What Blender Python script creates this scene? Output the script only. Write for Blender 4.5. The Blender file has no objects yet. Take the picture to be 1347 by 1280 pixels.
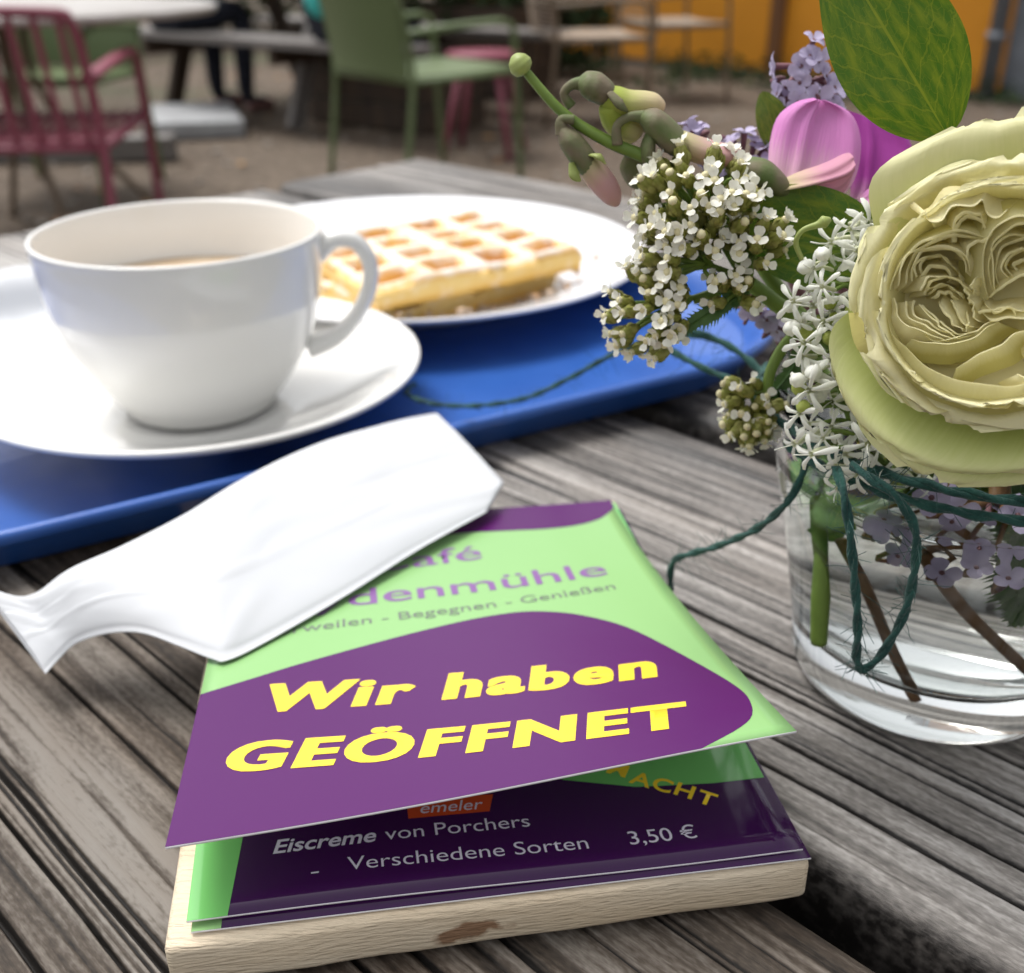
import bpy, bmesh, math, random
import numpy as np
from mathutils import Vector, Matrix, noise
R = math.radians
S = bpy.context.scene
C = S.collection
random.seed(7)
rng = np.random.default_rng(11)

# ------------------------------------------------------------------ camera, sky, sun, exposure
PITCH, FPX, CAMZ = R(27.2), 1400.0, 0.165          # table top is z = 0, ground is z = -0.74
cam = bpy.data.cameras.new('camera')
camo = bpy.data.objects.new('camera', cam)
C.objects.link(camo)
camo.location = (0, 0, CAMZ)
camo.rotation_euler = (R(90) - PITCH, 0, 0)
cam.sensor_width, cam.sensor_fit = 36, 'HORIZONTAL'
cam.lens = 36 * FPX / 1347
cam.clip_start, cam.clip_end = 0.01, 600
cam.dof.use_dof = True
cam.dof.focus_distance = 0.188
cam.dof.aperture_fstop = cam.lens / 2.2
cam.dof.aperture_blades = 0
S.camera = camo

SUN_EL, SUN_AZ = R(64), R(-48)                      # azimuth from +y towards +x
w = bpy.data.worlds.new('World'); S.world = w; w.use_nodes = True
nt = w.node_tree; nt.nodes.clear()
sky = nt.nodes.new('ShaderNodeTexSky'); sky.sky_type = 'NISHITA'; sky.sun_disc = False
sky.sun_elevation = SUN_EL; sky.sun_rotation = SUN_AZ
sky.air_density, sky.dust_density, sky.ozone_density = 1.0, 4.0, 1.0
hs = nt.nodes.new('ShaderNodeHueSaturation'); hs.inputs['Saturation'].default_value = 0.12
bg = nt.nodes.new('ShaderNodeBackground'); bg.inputs['Strength'].default_value = 0.15
wo = nt.nodes.new('ShaderNodeOutputWorld')
nt.links.new(sky.outputs[0], hs.inputs['Color']); nt.links.new(hs.outputs[0], bg.inputs['Color'])
nt.links.new(bg.outputs[0], wo.inputs['Surface'])
sl = bpy.data.lights.new('sun', 'SUN'); sl.energy = 1.5; sl.angle = R(24); sl.color = (1, .98, .95)
so = bpy.data.objects.new('sun', sl); C.objects.link(so)
sdir = Vector((math.sin(SUN_AZ) * math.cos(SUN_EL), math.cos(SUN_AZ) * math.cos(SUN_EL), math.sin(SUN_EL)))
so.rotation_euler = sdir.to_track_quat('Z', 'Y').to_euler(); so.location = sdir * 20
S.view_settings.view_transform = 'Standard'; S.view_settings.look = 'None'
S.view_settings.gamma = 1; S.view_settings.use_curve_mapping = False
S.view_settings.exposure = 0.62
S.render.engine = 'CYCLES'
try:
    S.cycles.use_denoising = True
    S.cycles.max_bounces = 10; S.cycles.transmission_bounces = 9; S.cycles.diffuse_bounces = 3; S.cycles.glossy_bounces = 4; S.cycles.transparent_max_bounces = 12
    S.cycles.sample_clamp_indirect = 6
except Exception:
    pass

# ------------------------------------------------------------------ helpers
_F = Vector((0, math.cos(PITCH), -math.sin(PITCH))); _U = Vector((0, math.sin(PITCH), math.cos(PITCH)))
def ray(px, py): return _F + Vector((1, 0, 0)) * ((px - 673.5) / FPX) + _U * ((640 - py) / FPX)
def at(px, py, y):                                   # world point on that sight line at distance y
    d = ray(px, py); return Vector((0, 0, CAMZ)) + d * (y / d.y)
def onz(px, py, z):
    d = ray(px, py); return Vector((0, 0, CAMZ)) + d * ((z - CAMZ) / d.z)

def mk(name, V, Fs, mat, parent=None, smooth=True, uv=None, midx=None, attrs=None):
    me = bpy.data.meshes.new(name)
    me.from_pydata([tuple(v) for v in V], [], [tuple(f) for f in Fs])
    for m in (mat if isinstance(mat, (list, tuple)) else [mat]): me.materials.append(m)
    n = len(me.polygons)
    if smooth: me.polygons.foreach_set('use_smooth', [True] * n)
    if midx is not None: me.polygons.foreach_set('material_index', list(midx))
    if uv is not None:
        l = me.uv_layers.new(name='UVMap')
        li = np.empty(len(me.loops), dtype=np.int32); me.loops.foreach_get('vertex_index', li)
        l.data.foreach_set('uv', np.asarray(uv, dtype=np.float32)[li].ravel())
    for k, v in (attrs or {}).items():
        a = me.attributes.new(k, 'FLOAT', 'POINT'); a.data.foreach_set('value', np.asarray(v, dtype=np.float32))
    me.update()
    o = bpy.data.objects.new(name, me); C.objects.link(o)
    if parent is not None: put(o, parent)
    return o
def put(o, parent):                                  # keeps o where it is
    o.parent = parent
    o.matrix_parent_inverse = parent.matrix_basis.inverted()
def tag(o, label, cat, group=None):
    o['label'] = label; o['category'] = cat
    if group: o['group'] = group
    return o
def thing(name, label, cat, loc=(0, 0, 0), rz=0, group=None):
    o = bpy.data.objects.new(name, None); C.objects.link(o)
    o.empty_display_size = .02
    o.location = loc; o.rotation_euler = (0, 0, rz)
    return tag(o, label, cat, group)
def inst(src, name, mw, parent=None):                # another object sharing src's mesh
    o = bpy.data.objects.new(name, src if isinstance(src, bpy.types.Mesh) else src.data); C.objects.link(o)
    o.matrix_basis = mw
    if parent is not None: put(o, parent)
    return o
def mesh_of(name, V, Fs, mats, midx=None, smooth=True, uv=None, attrs=None):
    o = mk(name, V, Fs, mats, None, smooth, uv, midx, attrs); me = o.data; bpy.data.objects.remove(o); return me
def dup(root, label, loc, rz, group=None):
    r = root.copy(); C.objects.link(r); r.location = loc; r.rotation_euler = (0, 0, rz); r['label'] = label
    if group: r['group'] = group
    for ch in list(root.children):
        c = ch.copy(); C.objects.link(c); c.parent = r
        for g in ch.children:
            d = g.copy(); C.objects.link(d); d.parent = c
    return r

class G:                                             # collects geometry
    def __init__(s): s.v = []; s.f = []; s.m = []; s.uv = []
    def add(s, V, Fs, m=0, uv=None):
        b = len(s.v); s.v += [Vector(x) for x in V]; s.f += [[i + b for i in f] for f in Fs]; s.m += [m] * len(Fs)
        s.uv += list(uv) if uv is not None else [(0, 0)] * len(V)
        return s
    def obj(s, name, mats, parent=None, smooth=True): return mk(name, s.v, s.f, mats, parent, smooth, s.uv, s.m)
    def mesh(s, name, mats, smooth=True): return mesh_of(name, s.v, s.f, mats, s.m, smooth, s.uv)

def smooth_path(P, n):                               # Catmull-Rom through P
    P = [Vector(p) for p in P]
    if len(P) < 3:
        return [P[0].lerp(P[-1], i / (n - 1)) for i in range(n)]
    out = []
    m = len(P) - 1
    for i in range(n):
        x = i / (n - 1) * m; k = min(int(x), m - 1); t = x - k
        p0 = P[max(k - 1, 0)]; p1 = P[k]; p2 = P[k + 1]; p3 = P[min(k + 2, m)]
        out.append(.5 * ((2 * p1) + (p2 - p0) * t + (2 * p0 - 5 * p1 + 4 * p2 - p3) * t * t + (3 * p1 - p0 - 3 * p2 + p3) * t ** 3))
    return out
def lerp_list(L, t):
    x = t * (len(L) - 1); k = min(int(x), len(L) - 2); return L[k] + (L[k + 1] - L[k]) * (x - k)
def tube(P, rad, seg=8, cap=True, flat=1.0, rough=0.0):
    n = len(P); V = []; Fs = []; uv = []
    up = Vector((0, 0, 1)); prev = None
    for i, p in enumerate(P):
        t = (P[min(i + 1, n - 1)] - P[max(i - 1, 0)]).normalized()
        if prev is None:
            a = t.cross(up)
            if a.length < .1: a = t.cross(Vector((0, 1, 0)))
        else: a = prev - t * prev.dot(t)
        a.normalize(); b = t.cross(a); prev = a
        r = rad if isinstance(rad, (int, float)) else lerp_list(rad, i / (n - 1))
        for k in range(seg):
            th = 2 * math.pi * k / seg
            rr = r * (1 + (rough * (random.random() - .5) if rough else 0))
            V.append(p + a * math.cos(th) * rr + b * math.sin(th) * rr * flat); uv.append((k / seg, i / (n - 1)))
    for i in range(n - 1):
        for k in range(seg):
            k2 = (k + 1) % seg
            Fs.append((i * seg + k, i * seg + k2, (i + 1) * seg + k2, (i + 1) * seg + k))
    if cap:
        Fs.append(tuple(range(seg - 1, -1, -1))); Fs.append(tuple((n - 1) * seg + k for k in range(seg)))
    return V, Fs, uv
def lathe(prof, seg=64, c=(0, 0, 0), close=False):
    V = []; Fs = []; n = len(prof); c = Vector(c)
    for (r, z) in prof:
        for k in range(seg):
            th = 2 * math.pi * k / seg
            V.append(c + Vector((max(r, 1e-5) * math.cos(th), max(r, 1e-5) * math.sin(th), z)))
    for i in range(n - 1 if not close else n):
        j = (i + 1) % n
        for k in range(seg):
            k2 = (k + 1) % seg
            Fs.append((i * seg + k, i * seg + k2, j * seg + k2, j * seg + k))
    return V, Fs
def curve2(ctrl, n):                                 # smooth 2-D profile
    return [(p.x, p.z) for p in smooth_path([Vector((a, 0, b)) for a, b in ctrl], n)]
def box(x0, x1, y0, y1, z0, z1, bev=0.0):
    b = bev
    if b <= 0:
        V = [(x, y, z) for z in (z0, z1) for y in (y0, y1) for x in (x0, x1)]
        return V, [(0, 2, 3, 1), (4, 5, 7, 6), (0, 1, 5, 4), (2, 6, 7, 3), (0, 4, 6, 2), (1, 3, 7, 5)]
    bm = bmesh.new(); bmesh.ops.create_cube(bm, size=1)
    for v in bm.verts:
        v.co = Vector(((x0 + x1) / 2 + v.co.x * (x1 - x0), (y0 + y1) / 2 + v.co.y * (y1 - y0), (z0 + z1) / 2 + v.co.z * (z1 - z0)))
    bmesh.ops.bevel(bm, geom=list(bm.edges), offset=b, segments=2, affect='EDGES', profile=.5)
    bm.verts.index_update()
    V = [v.co.copy() for v in bm.verts]; Fs = [[v.index for v in f.verts] for f in bm.faces]; bm.free()
    return V, Fs
def grid_faces(nu, nv, wrap=False):
    Fs = []
    for j in range(nv - 1):
        for i in range(nu - (0 if wrap else 1)):
            i2 = (i + 1) % nu
            Fs.append((j * nu + i, j * nu + i2, (j + 1) * nu + i2, (j + 1) * nu + i))
    return Fs
def frame(loc, z, roll=0.0, s=1.0):                  # matrix whose local z points along z
    q = Vector(z).normalized().to_track_quat('Z', 'Y')
    return Matrix.Translation(loc) @ q.to_matrix().to_4x4() @ Matrix.Rotation(roll, 4, 'Z') @ Matrix.Scale(s, 4)
def vnoise(x, y, seed=0):                            # numpy value noise
    r = np.random.default_rng(seed); T = r.random((256, 256))
    xi = np.floor(x).astype(int); yi = np.floor(y).astype(int); fx = x - xi; fy = y - yi
    fx = fx * fx * (3 - 2 * fx); fy = fy * fy * (3 - 2 * fy)
    a = T[xi % 256, yi % 256]; b = T[(xi + 1) % 256, yi % 256]; c = T[xi % 256, (yi + 1) % 256]; d = T[(xi + 1) % 256, (yi + 1) % 256]
    return (a * (1 - fx) + b * fx) * (1 - fy) + (c * (1 - fx) + d * fx) * fy

# ------------------------------------------------------------------ materials
def mat(name, col, rough=.5, col2=None, nscale=20, ndet=4, ramp=(.35, .65), bump=0, bscale=60, bdist=.001, spec=.5, trans=0,
        ior=1.45, coat=0, sss=0, sssr=(.002, .002, .001), transl=0, sheen=0, metal=0, stretch=None, coords='Object', rvar=0):
    m = bpy.data.materials.new(name); m.use_nodes = True
    n = m.node_tree.nodes; L = m.node_tree.links
    p = n['Principled BSDF']; out = n['Material Output']
    p.inputs['Base Color'].default_value = (*col, 1); p.inputs['Roughness'].default_value = rough
    p.inputs['Specular IOR Level'].default_value = spec; p.inputs['IOR'].default_value = ior
    p.inputs['Transmission Weight'].default_value = trans; p.inputs['Coat Weight'].default_value = coat
    p.inputs['Coat Roughness'].default_value = .05; p.inputs['Metallic'].default_value = metal
    if sss:
        p.inputs['Subsurface Weight'].default_value = sss; p.inputs['Subsurface Radius'].default_value = sssr; p.inputs['Subsurface Scale'].default_value = 1
    if sheen: p.inputs['Sheen Weight'].default_value = sheen
    tc = n.new('ShaderNodeTexCoord'); mp = n.new('ShaderNodeMapping')
    L.new(tc.outputs[coords], mp.inputs['Vector'])
    if stretch: mp.inputs['Scale'].default_value = stretch
    m['_map'] = mp.name
    if col2 is not None:
        t = n.new('ShaderNodeTexNoise'); t.inputs['Scale'].default_value = nscale; t.inputs['Detail'].default_value = ndet
        L.new(mp.outputs[0], t.inputs['Vector'])
        r = n.new('ShaderNodeValToRGB'); r.name = 'ramp'
        r.color_ramp.elements[0].position = ramp[0]; r.color_ramp.elements[1].position = ramp[1]
        r.color_ramp.elements[0].color = (*col, 1); r.color_ramp.elements[1].color = (*col2, 1)
        L.new(t.outputs['Fac'], r.inputs['Fac']); L.new(r.outputs[0], p.inputs['Base Color'])
    if bump:
        t2 = n.new('ShaderNodeTexNoise'); t2.inputs['Scale'].default_value = bscale; t2.inputs['Detail'].default_value = 5
        L.new(mp.outputs[0], t2.inputs['Vector'])
        b = n.new('ShaderNodeBump'); b.inputs['Strength'].default_value = bump; b.inputs['Distance'].default_value = bdist
        L.new(t2.outputs['Fac'], b.inputs['Height']); L.new(b.outputs[0], p.inputs['Normal'])
    if rvar:
        t3 = n.new('ShaderNodeTexNoise'); t3.inputs['Scale'].default_value = 35
        L.new(mp.outputs[0], t3.inputs['Vector'])
        mr = n.new('ShaderNodeMapRange'); mr.inputs['To Min'].default_value = max(rough - rvar, 0); mr.inputs['To Max'].default_value = rough + rvar
        L.new(t3.outputs['Fac'], mr.inputs['Value']); L.new(mr.outputs[0], p.inputs['Roughness'])
    if transl:
        tr = n.new('ShaderNodeBsdfTranslucent'); mx = n.new('ShaderNodeMixShader'); mx.inputs[0].default_value = transl
        src = p.inputs['Base Color'].links[0].from_socket if p.inputs['Base Color'].links else None
        if src: L.new(src, tr.inputs['Color'])
        else: tr.inputs['Color'].default_value = (*col, 1)
        L.new(p.outputs[0], mx.inputs[1]); L.new(tr.outputs[0], mx.inputs[2]); L.new(mx.outputs[0], out.inputs['Surface'])
    return m
def petal_mat(name, base, tip, transl=.3, vein=0.0, pos=(.1, .75), rough=.55, streak=1.0):
    """colour runs from the claw (uv.y = 0) to the rim (uv.y = 1); fine lengthwise veins"""
    m = mat(name, tip, rough, spec=.25)
    n = m.node_tree.nodes; L = m.node_tree.links; p = n['Principled BSDF']
    u = n.new('ShaderNodeUVMap'); sx = n.new('ShaderNodeSeparateXYZ'); L.new(u.outputs[0], sx.inputs[0])
    r = n.new('ShaderNodeValToRGB'); r.color_ramp.elements[0].color = (*base, 1); r.color_ramp.elements[1].color = (*tip, 1)
    r.color_ramp.elements[0].position, r.color_ramp.elements[1].position = pos
    mpn = n.new('ShaderNodeMapping'); mpn.inputs['Scale'].default_value = (26, 1.6, 1); L.new(u.outputs[0], mpn.inputs['Vector'])
    t = n.new('ShaderNodeTexNoise'); t.inputs['Scale'].default_value = 2.2; t.inputs['Detail'].default_value = 4; L.new(mpn.outputs[0], t.inputs['Vector'])
    ad = n.new('ShaderNodeMath'); ad.operation = 'MULTIPLY_ADD'; ad.inputs[1].default_value = .34 * streak; L.new(t.outputs['Fac'], ad.inputs[0])
    sb = n.new('ShaderNodeMath'); sb.operation = 'SUBTRACT'; sb.inputs[1].default_value = .17 * streak; L.new(sx.outputs['Y'], sb.inputs[0])
    L.new(sb.outputs[0], ad.inputs[2]); L.new(ad.outputs[0], r.inputs['Fac'])
    L.new(r.outputs[0], p.inputs['Base Color'])
    b = n.new('ShaderNodeBump'); b.inputs['Strength'].default_value = .25 + vein; b.inputs['Distance'].default_value = .0003
    L.new(t.outputs['Fac'], b.inputs['Height']); L.new(b.outputs[0], p.inputs['Normal'])
    tr = n.new('ShaderNodeBsdfTranslucent'); mx = n.new('ShaderNodeMixShader'); mx.inputs[0].default_value = transl
    L.new(r.outputs[0], tr.inputs['Color']); L.new(p.outputs[0], mx.inputs[1]); L.new(tr.outputs[0], mx.inputs[2])
    L.new(mx.outputs[0], n['Material Output'].inputs['Surface'])
    return m
def leaf_mat(name, dark, light, spot=None, transl=.25):
    """uv.x across the blade (-1..1), uv.y along it: midrib, slanting side veins, a net of fine veins"""
    m = mat(name, dark, .42, spec=.45); n = m.node_tree.nodes; L = m.node_tree.links; p = n['Principled BSDF']
    def math_(op, a, b=None):
        q = n.new('ShaderNodeMath'); q.operation = op
        for i, x in enumerate((a, b)):
            if x is None: continue
            if isinstance(x, (int, float)): q.inputs[i].default_value = x
            else: L.new(x, q.inputs[i])
        return q.outputs[0]
    u = n.new('ShaderNodeUVMap'); sx = n.new('ShaderNodeSeparateXYZ'); L.new(u.outputs[0], sx.inputs[0])
    nz = n.new('ShaderNodeTexNoise'); nz.inputs['Scale'].default_value = 5; L.new(u.outputs[0], nz.inputs['Vector'])
    au = math_('ABSOLUTE', sx.outputs['X'])
    mid = math_('LESS_THAN', au, .022)
    s = math_('ADD', math_('SUBTRACT', sx.outputs['Y'], math_('MULTIPLY', au, .30)), math_('MULTIPLY', nz.outputs['Fac'], .10))
    sv = math_('GREATER_THAN', math_('SINE', math_('MULTIPLY', s, 46.0)), .975)
    vo = n.new('ShaderNodeTexVoronoi'); vo.feature = 'DISTANCE_TO_EDGE'; vo.inputs['Scale'].default_value = 9
    mpn = n.new('ShaderNodeMapping'); mpn.inputs['Scale'].default_value = (1.3, 2.4, 1); L.new(u.outputs[0], mpn.inputs['Vector']); L.new(mpn.outputs[0], vo.inputs['Vector'])
    net = math_('MULTIPLY', math_('LESS_THAN', vo.outputs['Distance'], .028), .45)
    vein = math_('MINIMUM', math_('ADD', math_('ADD', math_('MULTIPLY', mid, 1.0), math_('MULTIPLY', sv, .6)), net), 1.0)
    n2 = n.new('ShaderNodeTexNoise'); n2.inputs['Scale'].default_value = 6.5; n2.inputs['Detail'].default_value = 6; L.new(u.outputs[0], n2.inputs['Vector'])
    r = n.new('ShaderNodeValToRGB'); r.color_ramp.elements[0].color = (*dark, 1); r.color_ramp.elements[1].color = (*light, 1)
    r.color_ramp.elements[0].position, r.color_ramp.elements[1].position = .42, .72
    L.new(n2.outputs['Fac'], r.inputs['Fac'])
    mx = n.new('ShaderNodeMixRGB'); L.new(math_('MULTIPLY', vein, .6), mx.inputs[0]); L.new(r.outputs[0], mx.inputs[1])
    mx.inputs[2].default_value = (light[0] * 1.35, light[1] * 1.2, light[2] * 1.4, 1)
    L.new(mx.outputs[0], p.inputs['Base Color'])
    b = n.new('ShaderNodeBump'); b.inputs['Strength'].default_value = .9; b.inputs['Distance'].default_value = -.0006
    L.new(vein, b.inputs['Height']); L.new(b.outputs[0], p.inputs['Normal'])
    tr = n.new('ShaderNodeBsdfTranslucent'); L.new(mx.outputs[0], tr.inputs['Color'])
    ms = n.new('ShaderNodeMixShader'); ms.inputs[0].default_value = transl
    L.new(p.outputs[0], ms.inputs[1]); L.new(tr.outputs[0], ms.inputs[2]); L.new(ms.outputs[0], n['Material Output'].inputs['Surface'])
    return m
def plank_mat(name, dark, mid, light, brown, bmix, rough=.52, spec=.55):
    m = mat(name, mid, rough, spec=spec); n = m.node_tree.nodes; L = m.node_tree.links; p = n['Principled BSDF']
    a = n.new('ShaderNodeAttribute'); a.attribute_name = 'grain'
    tc = n.new('ShaderNodeTexCoord'); mp = n.new('ShaderNodeMapping'); mp.inputs['Scale'].default_value = (55, 700, 60)
    L.new(tc.outputs['Object'], mp.inputs['Vector'])
    t = n.new('ShaderNodeTexNoise'); t.inputs['Scale'].default_value = 1.0; t.inputs['Detail'].default_value = 7; t.inputs['Roughness'].default_value = .7
    L.new(mp.outputs[0], t.inputs['Vector'])
    mp2 = n.new('ShaderNodeMapping'); mp2.inputs['Scale'].default_value = (420, 1150, 400); L.new(tc.outputs['Object'], mp2.inputs['Vector'])
    t2 = n.new('ShaderNodeTexNoise'); t2.inputs['Scale'].default_value = 1.0; t2.inputs['Detail'].default_value = 4; L.new(mp2.outputs[0], t2.inputs['Vector'])
    ad = n.new('ShaderNodeMath'); ad.operation = 'MULTIPLY_ADD'; ad.inputs[1].default_value = .62; L.new(t.outputs['Fac'], ad.inputs[0])
    ad0 = n.new('ShaderNodeMath'); ad0.operation = 'MULTIPLY_ADD'; ad0.inputs[1].default_value = .52; ad0.inputs[2].default_value = -.57
    L.new(t2.outputs['Fac'], ad0.inputs[0])
    ad1 = n.new('ShaderNodeMath'); ad1.operation = 'ADD'; L.new(ad0.outputs[0], ad1.inputs[0]); L.new(a.outputs['Fac'], ad1.inputs[1])
    L.new(ad1.outputs[0], ad.inputs[2])
    r = n.new('ShaderNodeValToRGB'); e = r.color_ramp.elements
    e[0].position, e[0].color = .16, (*dark, 1); e[1].position, e[1].color = .80, (*light, 1)
    x = r.color_ramp.elements.new(.48); x.color = (*mid, 1)
    L.new(ad.outputs[0], r.inputs['Fac'])
    mp3 = n.new('ShaderNodeMapping'); mp3.inputs['Scale'].default_value = (9, 38, 9); L.new(tc.outputs['Object'], mp3.inputs['Vector'])
    t3 = n.new('ShaderNodeTexNoise'); t3.inputs['Scale'].default_value = 1.0; t3.inputs['Detail'].default_value = 5; L.new(mp3.outputs[0], t3.inputs['Vector'])
    mr = n.new('ShaderNodeMapRange'); mr.inputs['From Min'].default_value = .38; mr.inputs['From Max'].default_value = .66; mr.inputs['To Max'].default_value = bmix
    L.new(t3.outputs['Fac'], mr.inputs['Value'])
    mx = n.new('ShaderNodeMixRGB'); mx.blend_type = 'MULTIPLY'; L.new(mr.outputs[0], mx.inputs[0]); L.new(r.outputs[0], mx.inputs[1]); mx.inputs[2].default_value = (*brown, 1)
    L.new(mx.outputs[0], p.inputs['Base Color'])
    b = n.new('ShaderNodeBump'); b.inputs['Strength'].default_value = .55; b.inputs['Distance'].default_value = .0008
    L.new(t.outputs['Fac'], b.inputs['Height'])
    b2 = n.new('ShaderNodeBump'); b2.inputs['Strength'].default_value = .35; b2.inputs['Distance'].default_value = .0004
    L.new(t2.outputs['Fac'], b2.inputs['Height']); L.new(b.outputs[0], b2.inputs['Normal']); L.new(b2.outputs[0], p.inputs['Normal'])
    return m

M = {}
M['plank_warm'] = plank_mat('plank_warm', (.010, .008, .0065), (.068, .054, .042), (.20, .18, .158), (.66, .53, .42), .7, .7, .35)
M['plank_grey'] = plank_mat('plank_grey', (.013, .011, .010), (.172, .158, .145), (.43, .41, .39), (.84, .74, .64), .45)
M['raw_wood'] = mat('raw_wood', (.72, .60, .42), .6, (.60, .45, .28), 12, 5, (.45, .75), .25, 120, .0005, stretch=(.6, 9, 9))
M['china'] = mat('china', (.80, .79, .76), .12, coat=.35, sss=.0, spec=.5, bump=.02, bscale=25)
M['plate_china'] = mat('plate_china', (.78, .78, .80), .14, coat=.3, bump=.02, bscale=20)
M['coffee'] = mat('coffee', (.62, .46, .30), .2, (.70, .56, .40), 70, 4)
M['tray'] = mat('tray', (.022, .092, .36), .38, (.028, .110, .41), 30, 3, bump=.35, bscale=420, bdist=.0004, rvar=.10, coat=.2)
M['paper'] = mat('paper', (.66, .67, .69), .75, (.63, .645, .67), 18, 4, bump=.06, bscale=300, bdist=.0004, transl=.12, spec=.2)
M['card_white'] = mat('card_white', (.85, .83, .86), .45)
M['card_green'] = mat('card_green', (.245, .455, .175), .26, coat=.0, spec=.4, bump=.10, bscale=70, bdist=.0008)
M['card_dgreen'] = mat('card_dgreen', (.16, .50, .13), .12, coat=.5)
M['purple'] = mat('purple', (.078, .007, .100), .24, coat=.0, spec=.28, bump=.10, bscale=70, bdist=.0008)
M['aubergine'] = mat('aubergine', (.040, .003, .062), .10, coat=.1)
M['yellow'] = mat('yellow', (.93, .64, .03), .25, coat=.15)
M['print_purple'] = mat('print_purple', (.20, .085, .27), .35)
M['print_grey'] = mat('print_grey', (.13, .15, .13), .4)
M['print_white'] = mat('print_white', (.72, .68, .78), .35)
M['print_orange'] = mat('print_orange', (.62, .075, .018), .2)
M['glass'] = mat('glass', (.97, .99, .98), 0.0, trans=1, ior=1.5)
M['water'] = mat('water', (.985, .99, .98), 0.0, trans=1, ior=1.333)
M['twine'] = mat('twine', (.007, .046, .040), .9, (.020, .088, .072), 260, 4, bump=.9, bscale=1400, bdist=.0005, sheen=.15)
M['stem'] = mat('stem', (.20, .30, .055), .5, (.14, .22, .04), 120, 3, bump=.4, bscale=500, bdist=.0003, transl=.15)
M['stem_dark'] = mat('stem_dark', (.11, .18, .03), .5, (.17, .22, .05), 90, 3)
M['stem_brown'] = mat('stem_brown', (.22, .105, .035), .6, (.15, .075, .025), 140, 3, bump=.5, bscale=600, bdist=.0004)
M['leaf'] = leaf_mat('leaf', (.062, .150, .010), (.20, .265, .016), transl=.34)
M['leaf_pale'] = leaf_mat('leaf_pale', (.10, .165, .018), (.22, .25, .03))
M['leaf_fern'] = mat('leaf_fern', (.06, .135, .03), .5, (.10, .19, .05), 200, 2, transl=.2)
M['calyx'] = mat('calyx', (.12, .17, .055), .6, (.21, .17, .115), 160, 4, (.38, .66), .5, 700, .0004, spec=.3, transl=.15)
M['bud_green'] = mat('bud_green', (.42, .47, .17), .5, (.33, .40, .11), 150, 3, transl=.2)
M['bud_petal'] = petal_mat('bud_petal', (.55, .56, .24), (.66, .40, .40), .3, pos=(.05, .5))
M['bud_yellow'] = petal_mat('bud_yellow', (.42, .50, .09), (.78, .62, .42), .3, pos=(.15, .9))
M['pink'] = petal_mat('pink', (.70, .55, .45), (.74, .27, .62), .30, pos=(-.02, .5), vein=.5, streak=1.0)
M['magenta'] = petal_mat('magenta', (.55, .30, .42), (.46, .07, .40), .35, pos=(-.05, .3), vein=.2, streak=.5)
M['pink_wing'] = petal_mat('pink_wing', (.60, .56, .26), (.60, .28, .38), .2, pos=(.05, .5))
M['lilac'] = mat('lilac', (.56, .50, .68), .6, (.46, .40, .58), 300, 2, transl=.25)
M['lilac_tube'] = mat('lilac_tube', (.23, .10, .12), .6, (.15, .07, .08), 300, 2)
M['white_petal'] = mat('white_petal', (.90, .90, .84), .55, (.85, .86, .76), 250, 2, transl=.3)
M['white_tube'] = mat('white_tube', (.70, .72, .50), .55, transl=.2)
M['green_bud'] = mat('green_bud', (.46, .52, .12), .5, (.36, .44, .08), 200, 2, transl=.2)
M['yarrow_petal'] = mat('yarrow_petal', (.90, .89, .82), .6, (.84, .82, .70), 400, 2, transl=.25)
M['yarrow_bud'] = mat('yarrow_bud', (.26, .27, .055), .6, (.38, .36, .12), 420, 3, (.4, .6), transl=.1)
M['yarrow_tip'] = mat('yarrow_tip', (.66, .60, .36), .6)
M['rose_outer'] = petal_mat('rose_outer', (.50, .55, .13), (.80, .77, .45), .3, pos=(.25, .85), streak=.5)
M['rose_green'] = petal_mat('rose_green', (.40, .48, .08), (.80, .79, .44), .3, pos=(.35, .95), streak=.5)
M['rose_cup'] = petal_mat('rose_cup', (.62, .56, .20), (.86, .82, .53), .34, pos=(.35, .95), streak=.5)
M['rose_inner'] = petal_mat('rose_inner', (.86, .78, .42), (.91, .87, .60), .45, pos=(.15, .95), streak=.6)
M['metal_pink'] = mat('metal_pink', (.235, .055, .085), .45, bump=.03, bscale=300)
M['metal_green'] = mat('metal_green', (.115, .155, .065), .45, bump=.03, bscale=300)
M['metal_brown'] = mat('metal_brown', (.16, .115, .075), .5)
M['wicker'] = mat('wicker', (.42, .33, .25), .7, (.30, .23, .17), 200, 3)
M['tabletop'] = mat('tabletop', (.46, .43, .41), .35, (.38, .35, .32), 8, 4)
M['bench_wood'] = mat('bench_wood', (.20, .185, .175), .7, (.13, .115, .105), 5, 5, stretch=(.6, 12, 12), bump=.3, bscale=30)
M['dark_wood'] = mat('dark_wood', (.065, .04, .024), .7, (.035, .022, .014), 5, 5, stretch=(3, 3, .5), bump=.3, bscale=30)
M['brown_wood'] = mat('brown_wood', (.19, .085, .03), .6, (.12, .05, .02), 5, 5, stretch=(4, 4, .4))
M['concrete'] = mat('concrete', (.34, .345, .35), .8, (.27, .27, .275), 9, 6, bump=.4, bscale=60, bdist=.004)
M['orange'] = mat('orange', (.72, .295, .018), .8, (.64, .255, .016), 2.5, 5, bump=.3, bscale=120, bdist=.003)
M['wall_base'] = mat('wall_base', (.07, .065, .055), .9, (.11, .10, .08), 6, 5)
M['zinc'] = mat('zinc', (.22, .24, .27), .5, (.16, .17, .19), 6, 4, metal=.3)
M['trouser'] = mat('trouser', (.012, .014, .024), .9, (.02, .022, .035), 30, 3)
M['jacket'] = mat('jacket', (.02, .02, .024), .9, (.03, .03, .036), 30, 3)
M['teal'] = mat('teal', (.05, .46, .42), .85, (.04, .38, .36), 20, 3)
M['skin'] = mat('skin', (.55, .33, .24), .5, sss=.1)
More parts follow.
